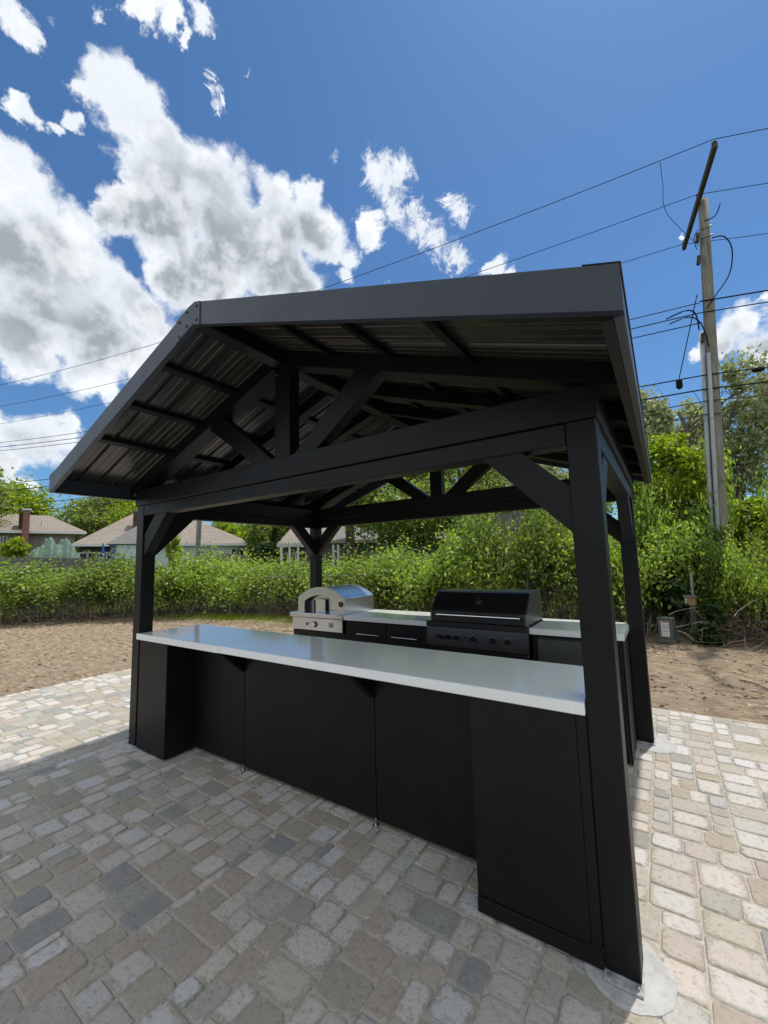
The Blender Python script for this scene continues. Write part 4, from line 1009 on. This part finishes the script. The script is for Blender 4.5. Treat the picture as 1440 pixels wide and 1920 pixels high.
off = Vector((-.14, -.02, -.15)); vs = [v + off * 0 for v in vs]
g.add(vs, [(0, 1, 2, 3), (7, 6, 5, 4), (0, 4, 5, 1), (1, 5, 6, 2), (2, 6, 7, 3), (3, 7, 4, 0)]); g.build('crossarm', M['brownwood'], pole)
for ox, oy, z1, r0 in ((-.15, -.08, 6.1, .042), (-.06, -.14, 5.6, .036)):
    cdt = MB().tube([pp(z, (ox, oy)) for z in (-.02, 2, 4, z1)], r0, 12).build('conduit', M['conduit'], pole, smooth=True)
    for z in (1.6, 2.7, 4.2): MB().tube([pp(z, (ox, oy)), pp(z + .05, (ox, oy))], r0 * 1.15, 12).build('strap', M['galv'], cdt)
for q, (z, sgn) in enumerate(((8.25, 1), (7.75, 1), (6.05, 1))):
    a = pp(z, (-.13, -.13)); MB().tube([a, a + Vector((-.03, -.03, -.2))], .035, 8).build('bracket', M['brownwood'], pole)
def sm(pts, k=5):
    P4 = [pts[0]] + list(pts) + [pts[-1]]; out = []
    for i in range(1, len(P4) - 2):
        a, b, c, d_ = (Vector(x) for x in P4[i - 1:i + 3])
        for j in range(k):
            u_ = j / k; out.append(.5 * ((2 * b) + (c - a) * u_ + (2 * a - 5 * b + 4 * c - d_) * u_ ** 2 + (3 * b - a - 3 * c + d_) * u_ ** 3))
    out.append(Vector(P4[-2])); return out
# jumper loops
MB().tube(sm([pp(8.05, (.1, -.12)), pp(8.0, (.3, -.1)), pp(7.7, (.42, -.05)), pp(7.2, (.36, -.05)), pp(6.8, (.12, -.13)), pp(6.55, (-.05, -.16))]), 0.012, 6).build('cable_loop', M['wire'], pole)
MB().tube(sm([pp(8.5, (0, -.1)), pp(8.55, (.18, -.05)), pp(8.8, (.28, 0))]), 0.011, 6).build('cable_loop', M['wire'], pole)
MB().tube(sm([pp(8.35, (-.12, -.1)), pp(8.2, (-.2, -.1)), pp(7.9, (-.16, -.14))]), 0.007, 6).build('cable_loop', M['wire'], pole)
MB().tube(sm([pp(6.15, (-.19, -.13)), pp(6.5, (-.24, -.16)), pp(6.62, (-.4, -.18)), pp(6.55, (-.75, -.2))]), 0.014, 6).build('cable_loop', M['wire'], pole)
MB().tube(sm([pp(5.7, (-.05, -.21)), pp(6.2, (-.15, -.22)), pp(6.45, (-.35, -.2)), pp(6.42, (-.7, -.2))]), 0.012, 6).build('cable_loop', M['wire'], pole)
for z in (8.35, 8.15): MB().tube([pp(z, (-.10, -.11)), pp(z, (.12, -.08))], .018, 6).build('clamp', M['galv'], pole)
for f in (.02, .45, .97):
    a = ca.lerp(cb, f); MB().tube([a + Vector((0, 0, .05)), a + Vector((0, 0, .1)), a + Vector((0, 0, .13))], [.03, .045, .02], 8).build('insulator', M['brownwood'], pole)
# ivy on the pole's foot
add_obj('ivy', leaf_mesh('ivy', np.stack([.25 * (rng.random(2600) - .5) + .1 * (zz_ := rng.random(2600) ** 1.6 * 2.1) * .1, .3 * (rng.random(2600) - .5) - .12, zz_], 1) * np.array([1.4, 1.4, 1]), .07, M['leaf_vine'], seed=4), pole)
# wires
def wire(name, label, p0, slope, xe, ze, sag, r0, m='wire', group='overhead lines running left from the utility pole'):
    pts = []; n = 26
    for k in range(n + 1):
        f = k / n; x = p0[0] + (xe - p0[0]) * f; pts.append((x, p0[1] + slope * (x - p0[0]), p0[2] + (ze - p0[2]) * f - 4 * sag * f * (1 - f)))
    return tag(MB().tube(pts, r0, 4).build('power_line', M[m]), label, 'power line', group)
RGp = 'overhead lines running right from the utility pole'
for (p0, zl_, sg, nm) in (((5.39, 7.22, 9.12), 9.6, .86, 'highest wire'), ((5.2, 8.46, 9.10), 9.35, .8, 'second highest wire'), ((5.0, 10.0, 9.10), 9.15, .5, 'third wire down')):
    wire('w', nm + ' from the crossarm across the sky over the roof to the left', p0, .21, -26, zl_, sg, .0085)
    wire('w', nm + ' leaving the crossarm towards the right edge', p0, .21, 36, 9.2, 1.45, .0085, group=RGp)
tag(MB().tube(sm([(4.55, 7.05, 9.02), (4.56, 7.15, 8.6), (4.6, 7.5, 8.25), (5.15, 8.55, 8.0)]), .005, 4).build('drop_wire', M['wire']), 'thin drop wire hanging from the highest line left of the pole top', 'wire')
for z0, zl_, nm, r0 in ((6.72, 7.7, 'upper', .010), (6.50, 7.5, 'middle', .012), (6.28, 7.35, 'lower', .011)):
    wire('w', nm + ' secondary cable running left just under mid pole', (5.05, 8.5, z0), .21, -26, zl_, .55, r0)
for z0, nm, r0 in ((6.75, 'upper', .016), (6.5, 'lower', .012)):
    wire('w', nm + ' secondary cable running right from mid pole past the white cloud', (5.05, 8.5, z0), .21, 36, 7.0, .6, r0, group=RGp)
for z0, zl_, nm, r0, m_ in ((5.15, 5.6, 'topmost', .013, 'wire'), (4.85, 5.3, 'second', .015, 'wire'), (4.6, 4.5, 'third', .012, 'wire2'), (4.32, 4.2, 'lowest', .012, 'wire2')):
    wire('w', nm + ' communication cable low on the pole running left', (5.0, 8.5, z0), .21, -26, zl_, .35, r0, m_)
    wire('w', nm + ' communication cable low on the pole running right', (5.0, 8.5, z0), .21, 36, zl_ + .3, .5, r0, m_, group=RGp)
for x, z, lb in ((5.75, 5.08, 'dark splice case on the cable just right of the pole'), (6.02, 5.05, 'dark splice case farther right on the cable')):
    o = MB().tube([(0, 0, 0), (.05, .01, 0), (.15, .03, 0), (.2, .04, 0)], [.02, .05, .05, .02], 8).build('splice_case', M['wire']); o.location = (x, 8.5 + .21 * (x - 5) - .02, z); tag(o, lb, 'cable box')
o = MB().tube([(0, 0, .1), (0, 0, .06), (0, 0, -.08), (0, 0, -.12)], [.01, .055, .06, .03], 8).build('splice_case', M['wire']); o.location = (4.55, 8.3, 5.02); tag(o, 'small dark cable box hanging left of the pole under the guy wire', 'cable box')
tag(MB().tube([(4.55, 8.3, 5.1), (5.02, 8.48, 6.9)], .009, 4).build('guy_wire', M['wire']), 'steep guy wire from the hanging cable box up to the pole', 'wire')

# second pole far left of frame centre
b = gat(372, 24); t_ = thing('timber_pole', 'slim leaning timber pole in front of the white house', 'utility pole', (b.x, b.y, 0))
MB().tube([(-.15, 0, 0), (.05, 0, 4), (.22, 0, 7.5)], [.11, .1, .085], 10).build('pole_shaft', M['wood'], t_)
MB().tube([(-.45, 0, 0), (-.18, 0, 4), (.0, 0, 7)], .03, 6).build('conduit', M['conduit'], t_)

# ------------------------------------------------------------------ utility box and hidden bits
ub = thing('utility_box', 'grey green utility pedestal with a white warning sticker in front of the shrubs', 'utility box', (3.93, 6.72, 0), -.30); ub.scale = (.70, .8, .90)
MB().box(-.20, .20, -.11, .17, .0, .07, .006).build('base', M['boxgreen'], ub)
MB().box(-.155, .155, -.085, .14, .07, .44, .01).build('cabinet', M['boxgreen'], ub)
MB().box(-.165, .165, -.095, .15, .435, .465, .008).build('lid', M['boxgreen'], ub)
MB().tube([(.03, 0, .464), (.03, 0, .475)], .02, 8).build('bolt', M['galv'], ub)
st = MB().box(-.085, .085, -.0875, -.086, .12, .405).build('sticker', M['sticker'], ub)
for z0, z1, m_, x0, x1 in ((.378, .396, 'red', -.07, .07), (.286, .302, 'red', -.07, .07), (.214, .228, 'bluep', -.07, .07), (.35, .356, 'greyp', -.07, .03), (.335, .341, 'greyp', -.07, .01), (.32, .326, 'greyp', -.07, .04), (.26, .264, 'greyp', -.07, .05), (.245, .249, 'greyp', -.07, .03), (.185, .189, 'greyp', -.06, .05), (.17, .174, 'greyp', -.06, .04), (.15, .154, 'greyp', -.06, .05), (.325, .35, 'greyp', .045, .068)):
    MB().box(x0, x1, -.0888, -.0876, z0, z1).build('printed_line', M[m_], st)
t_ = thing('wooden_box', 'small tan weathered box on a post half hidden in the shrubs behind the utility box', 'box', (4.32, 7.15, .22), -.3); t_.scale = (.58, .58, .62)
MB().box(-.13, .13, -.08, .08, .60, .82, .005).build('body', M['ywood'], t_); MB().prism([(-.11, .822), (.11, .822), (.11, .86), (-.11, .90)], 0, -.16, .16).build('lid', M['greywood'], t_)
MB().box(-.12, -.085, -.083, -.081, .64, .80).build('pale_strip', M['sticker'], t_); MB().box(-.03, .03, -.03, .03, -.36, .599).build('post', M['greywood'], t_)
tag(MB().box(4.43, 4.49, 7.0, 7.03, .18, .46, .004).build('marker_stake', M['sticker']), 'short white marker stake below the tan box', 'marker')

# ------------------------------------------------------------------ houses
def hip(mb, x0, x1, y0, y1, z0, z1, rx0, rx1, ov=.4):
    X0, X1, Y0, Y1 = x0 - ov, x1 + ov, y0 - ov, y1 + ov; ym = (y0 + y1) / 2
    vs = [(X0, Y0, z0), (X1, Y0, z0), (X1, Y1, z0), (X0, Y1, z0), (rx0, ym, z1), (rx1, ym, z1)]
    fs = [(0, 1, 5, 4), (1, 2, 5), (2, 3, 4, 5), (3, 0, 4), (3, 2, 1, 0)]
    if abs(rx0 - rx1) < .01: vs = vs[:5]; fs = [(0, 1, 4), (1, 2, 4), (2, 3, 4), (3, 0, 4), (3, 2, 1, 0)]
    return mb.add(vs, fs)
def house(name, label, u, dist, du=0):
    b = gat(u, dist); v = Vector((b.x - CP.x, b.y - CP.y, 0)).normalized(); rz = math.atan2(v.y, v.x) - math.pi / 2 + du
    return thing(name, label, 'house', (b.x, b.y, -.07), rz, None)
def HB2(name, mb, m, par, uv=False, **k):
    o = mb.build(name, M[m], par, **k)
    if uv: uv_planar(o.data)
    return o
def window(par, x0, x1, y, z0, z1, wall, m='glass', mull=1, fr=.06):
    f = MB(); f.box(x0 - fr, x1 + fr, y - .03, y - .002, z1, z1 + fr); f.box(x0 - fr, x1 + fr, y - .03, y - .002, z0 - fr, z0); f.box(x0 - fr, x0, y - .03, y - .002, z0, z1); f.box(x1, x1 + fr, y - .03, y - .002, z0, z1)
    for k in range(mull): 
        xm = x0 + (x1 - x0) * (k + 1) / (mull + 1); f.box(xm - .02, xm + .02, y - .028, y - .004, z0, z1)
    w = f.build('window', M['trimw'], par); MB().box(x0, x1, y - .014, y - .003, z0, z1).build('pane', M[m], w); return w
# centre house, pale siding under a big brown hip roof; local x to the right, y away
D1 = 28; k1 = D1 / FP
h1 = house('white_house', 'pale blue sided house with a large brown hip roof beyond the hedge', 300, D1, .0)
X = lat(300, D1)
ez = 2.95
wl = MB().box(X(215), X(440), 0, 7, 0, ez).build('wall', M['siding'], h1)
for z in np.arange(.9, ez - .1, .21): MB().box(X(215), X(440), -.014, -.001, z, z + .192, .003).build('siding_board', M['siding'], h1)
MB().box(X(440), X(466), 1.0, 7, 0, ez).build('wall', M['siding'], h1)
HB2('roof', hip(MB(), X(150), X(462), 0, 7.6, ez, 5.15, X(238), X(350), .35), 'shingle', h1, True)
MB().box(X(150) - .35, X(462) + .35, -.40, -.352, ez - .14, ez + .01).build('gutter', M['trimw'], h1)
ch = MB().box(X(244), X(262), 1.3, 2.0, 3.4, 4.95).build('chimney', M['dbrick'], h1); MB().box(X(243), X(263), 1.25, 2.05, 4.95, 5.06).build('chimney_cap', M['gshingle'], ch)
g = MB(); X0, X1 = X(206), X(262); vs = [(X0, -2.2, 2.85), (X1, -2.2, 2.85), (X1, .5, 2.85), (X0, .5, 2.85), ((X0 + X1) / 2 + .6, -.6, 4.0), (X1, .5, 4.0)]
HB2('porch_roof', g.add(vs, [(0, 1, 4), (0, 4, 3), (1, 2, 5, 4), (4, 5, 3), (3, 2, 1, 0)]), 'gshingle', h1)
MB().box(X(224), X(262), -2.0, -.02, 0, 2.82).build('wall', M['siding'], h1)
for z in np.arange(.9, 2.7, .21): MB().box(X(224), X(262), -2.014, -2.001, z, z + .192, .003).build('siding_board', M['siding'], h1)
MB().box(X(147), X(214), .4, .5, 0, 2.9).build('screen_wall', M['screen'], h1)
for a, b in ((148, 161), (163, 178), (180, 190), (200, 212)): window(h1, X(a), X(b), .38, 1.2, 2.45, wl, 'screen', 0, .07)
for a, b in ((434, 441), (445, 450), (454, 460)): window(h1, X(a), X(b), .98 if a > 440 else -.02, 1.7, 2.6, wl, 'glass', 0, .05)
MB().tube([(X(372), 2.0, 4.1), (X(372), 2.0, 4.5)], .06, 8).build('roof_vent', M['trimw'], h1); MB().tube([(X(330), 1.0, 3.4), (X(330), 1.0, 3.8)], .06, 8).build('roof_vent', M['trimw'], h1)
MB().box(X(418), X(420), -.06, -.02, 0, ez - .1).build('downpipe', M['trimw'], h1)
# tan house at left
D2 = 33; k2 = D2 / FP; h2 = house('tan_house', 'tan house with low brown roof and red brick chimney at the left edge', 60, D2)
X = lat(60, D2)
w2 = MB().box(X(-40), X(138), 0, 7, 0, 3.95).build('wall', M['tan'], h2)
for xx in range(-38, 138, 9): MB().box(X(xx), X(xx) + .05, -.03, -.001, 0, 3.9).build('batten', M['tan'], h2)
HB2('roof', hip(MB(), X(-60), X(142), 0, 8, 3.95, 5.35, X(-30), X(92), .45), 'shingle', h2, True)
MB().box(X(-60) - .45, X(142) + .45, -.5, -.452, 3.8, 3.96).build('gutter', M['trimw'], h2)
ch = HB2('chimney', MB().box(X(38), X(51), -.7, -.01, 0, 5.15), 'brick', h2, True); MB().box(X(38) - .06, X(51) + .06, -.76, .05, 5.15, 5.25).build('chimney_cap', M['trimw'], ch)
MB().box(X(30), X(37.5), -.02, .8, 3.9, 5.0).build('chimney_side', M['dbrick'], ch)
window(h2, X(-2), X(8), 0, 2.2, 3.6, w2); window(h2, X(26), X(34), 0, 2.2, 3.6, w2)
MB().tube([(X(76), 1.2, 4.3), (X(76), 1.2, 4.75)], .07, 8).build('roof_vent', M['trimw'], h2)
# grey green house behind the bushes
D3 = 23; k3 = D3 / FP; h3 = house('green_house', 'grey green house with dark brick chimney behind the bushes', 690, D3, .05)
X = lat(690, D3)
w3 = MB().box(X(600), X(840), 0, 7, 0, 2.75).build('wall', M['greenwall'], h3)
HB2('roof', hip(MB(), X(585), X(850), 0, 7, 2.75, 4.0, X(640), X(790), .5), 'gshingle', h3, True)
MB().box(X(585) - .5, X(850) + .5, -.55, -.502, 2.6, 2.76).build('gutter', M['tan'], h3)
ch = MB().box(X(649), X(665), -.6, -.01, 0, 4.3).build('chimney', M['dbrick'], h3); MB().box(X(648), X(666), -.65, .04, 4.3, 4.4).build('chimney_cap', M['gshingle'], ch)
window(h3, X(713), X(725), 0, 1.75, 2.45, w3, mull=0, fr=.09)
g = MB(); vs = []; n = 12
for rr in (.75, .62):
    for k in range(n + 1): vs.append((X(722) + rr * math.cos(math.pi * k / n), -.5, 1.2 + rr * math.sin(math.pi * k / n)))
for rr in (.75, .62):
    for k in range(n + 1): vs.append((X(722) + rr * math.cos(math.pi * k / n), -.42, 1.2 + rr * math.sin(math.pi * k / n)))
m1 = n + 1; fs = [(k, k + 1, m1 + k + 1, m1 + k) for k in range(n)] + [(2 * m1 + k, 2 * m1 + k + 1, 3 * m1 + k + 1, 3 * m1 + k) for k in range(n)] + [(k, k + 1, 2 * m1 + k + 1, 2 * m1 + k) for k in range(n)] + [(m1 + k, m1 + k + 1, 3 * m1 + k + 1, 3 * m1 + k) for k in range(n)]
g.add(vs, fs); g.build('white_arch', M['trimw'], h3)
# little far house with gable behind the pergola
D4 = 27; k4 = D4 / FP; h4 = house('grey_house', 'small grey house with pale roof behind the white pergola', 560, D4)
X = lat(560, D4)
w4 = MB().box(X(528), X(640), 0, 6, 0, 2.6).build('wall', M['greenwall'], h4); HB2('roof', hip(MB(), X(528), X(640), 0, 6, 2.6, 4.4, X(552), X(620), .4), 'shingle', h4, True)
window(h4, X(556), X(572), 0, 1.3, 2.2, w4, mull=0, fr=.09); window(h4, X(532), X(538), 0, .9, 2.2, w4, mull=0)
for xx in (541, 546, 551): MB().box(X(xx), X(xx) + .05, -.03, -.001, .2, 2.5).build('batten', M['tan'], h4)
# pergola, chair and pots in the neighbour's garden
D5 = 21; k5 = D5 / FP; b = gat(540, D5); v = Vector((b.x - CP.x, b.y - CP.y, 0)).normalized()
pg = thing('white_pergola', 'small white garden pergola between the dark shrub and the rear left post', 'pergola', (b.x, b.y, 0), math.atan2(v.y, v.x) - math.pi / 2)
X = lat(540, D5)
for x in (527, 543): 
    for y in (0, 1.6): MB().box(X(x) - .05, X(x) + .05, y, y + .1, 0, 2.5, .005).build('post', M['trimw'], pg)
for y in (0, 1.6): MB().box(X(519), X(568), y - .04, y, 2.38, 2.52, .005).build('beam', M['trimw'], pg)
for x in range(522, 568, 6): MB().box(X(x), X(x) + .05, -.25, 1.9, 2.521, 2.60).build('rafter', M['trimw'], pg)
for x in (559, 625, 634): 
    MB().box(X(x) - .05, X(x) + .05, 0, .1, 0, 2.4).build('post', M['trimw'], pg)
b = gat(537, 20); ch_ = thing('garden_chair', 'white plastic garden chair under the pergola', 'chair', (b.x, b.y, .3), .8)
MB().box(-.25, .25, -.25, .25, .42, .46, .01).build('seat', M['trimw'], ch_); MB().prism([(-.25, .46), (.25, .46), (.22, .95), (-.22, .95)], 1, .22, .26).build('backrest', M['trimw'], ch_)
for x in (-.22, .22):
    for y in (-.22, .22): MB().box(x - .02, x + .02, y - .02, y + .02, -.3, .42).build('leg', M['trimw'], ch_)
for u, z, r0, lb in ((549, .95, .16, 'terracotta pot on a garden shelf beside the pergola'), (555, .9, .13, 'smaller terracotta pot right of the other on the garden shelf')):
    b = gat(u, 18); o = MB().tube([(0, 0, 0), (0, 0, .26), (0, 0, .3)], [r0 * .7, r0, r0 * 1.1], 12).build('flower_pot', M['pot']); o.location = (b.x, b.y, z); tag(o, lb, 'pot')
b = gat(553, 18.1); t_ = thing('garden_shelf', 'low dark slatted shelf with plant pots beside the pergola', 'shelf', (b.x, b.y, 0), .6)
MB().box(-.5, .5, -.2, .2, .84, .89).build('shelf', M['greywood'], t_); MB().box(-.5, .5, -.2, .2, .5, .55).build('shelf', M['greywood'], t_)
for x in (-.46, .46): MB().box(x - .03, x + .03, -.18, .18, 0, .839).build('leg', M['greywood'], t_)

# ------------------------------------------------------------------ board fences in front of the houses
def boards(label, u0, u1, d0, d1, v0, v1, seed, w=.15):
    a, b = gat(u0, d0), gat(u1, d1); L = (b - a).length; rz = math.atan2((b - a).y, (b - a).x); t_ = thing('board_fence', label, 'fence', (a.x, a.y, 0), rz); r = random.Random(seed)
    z0, z1 = at(u0, v0, d0).z, at(u1, v1, d1).z; n = min(int(L / w), 290); mm = [MB().box(0, w * .93, 0, .02, 0, 1, .0) for _ in range(1)][0].mesh('board', M['greywood'])
    for k in range(n):
        hz = z0 + (z1 - z0) * k / n + r.uniform(-.02, .02); add_obj('board', mm, t_, loc=(k * L / n, r.uniform(-.008, .008), -.05), rot=(0, r.uniform(-.012, .012), 0), scale=(L / n / w, 1, hz + .05))
    for z in (.4, min(z0, z1) - .25): MB().box(0, L, .022, .06, z, z + .08).build('rail', M['greywood'], t_)
boards('long grey board fence behind the hedge below the houses on the left', -160, 236, 22, 22, 1042, 1048, 1)
boards('weathered grey picket fence stepping down right of the timber pole', 372, 418, 20, 21.5, 1056, 1038, 2, .13)
boards('sunlit grey board fence section right of the stepped pickets', 419, 462, 21.5, 22.5, 1036, 1043, 3, .16)
boards('grey weathered fence seen over the bushes right of the grill', 925, 1075, 15, 16, 965, 955, 4, .16)

# netting over a garden frame
b = gat(101, 22.6); nt = thing('netted_frame', 'pale green netting draped over garden hoops behind the left board fence', 'netting', (b.x, b.y, 0), math.atan2(b.y - CP.y, b.x - CP.x) - math.pi / 2 + .15)
k6 = 22.6 / FP; nxx, nyy = 40, 26; Wn = lat(101, 22.6)(147) - lat(101, 22.6)(55); vs = []
ztop = at(101, 1007, 22.6).z
for j in range(nyy + 1):
    for i in range(nxx + 1):
        x = (i / nxx - .5) * 1.0; y = (j / nyy - .5) * 1.6
        prof = max(0, 1 - abs(x * 2) ** 3.2) ** .5; pk = .13 * math.exp(-((x + .12) / .07) ** 2) + .12 * math.exp(-((x - .20) / .07) ** 2)
        z = ztop * (.62 + .24 * prof + pk * .9) * (1 if abs(y) < .7 else .6) + .05 * math.sin(i * .6 + j * .5) + .03 * math.sin(i * 1.4 - j * .8)
        if i in (0, nxx) or j in (0, nyy): z = .1
        vs.append((x * Wn, y, z))
MB().add(vs, [(j * (nxx + 1) + i, j * (nxx + 1) + i + 1, (j + 1) * (nxx + 1) + i + 1, (j + 1) * (nxx + 1) + i) for j in range(nyy) for i in range(nxx)]).build('net', M['net'], nt, smooth=True)
for x in (-.12, .2): MB().tube([(x * Wn, -.7, 0), (x * Wn, -.3, ztop * .9), (x * Wn, .3, ztop * .9), (x * Wn, .7, 0)], .03, 6).build('hoop', M['conduit'], nt)
for u, lb in ((192, 'blue folded umbrella standing in front of the screened porch'), (210, 'blue post right of the folded umbrella at the porch corner')):
    b = gat(u, 24); z1 = at(u, 1018 if u < 200 else 1021, 24).z; t_ = thing('folded_umbrella' if u < 200 else 'blue_post', lb, 'umbrella' if u < 200 else 'post', (b.x, b.y, 0))
    if u < 200: MB().tube([(0, 0, .9), (0, 0, 1.1), (.02, 0, 2.2), (0, 0, z1)], [.13, .15, .09, .02], 9).build('canopy', M['blue'], t_); MB().tube([(0, 0, 0), (0, 0, .9)], .025, 8).build('pole', M['trimw'], t_)
    else: MB().box(-.07, .07, -.07, .07, 0, z1 - .1).build('post', M['blue'], t_); MB().box(-.10, .10, -.10, .10, z1 - .1, z1 - .04).build('cap', M['blue'], t_)
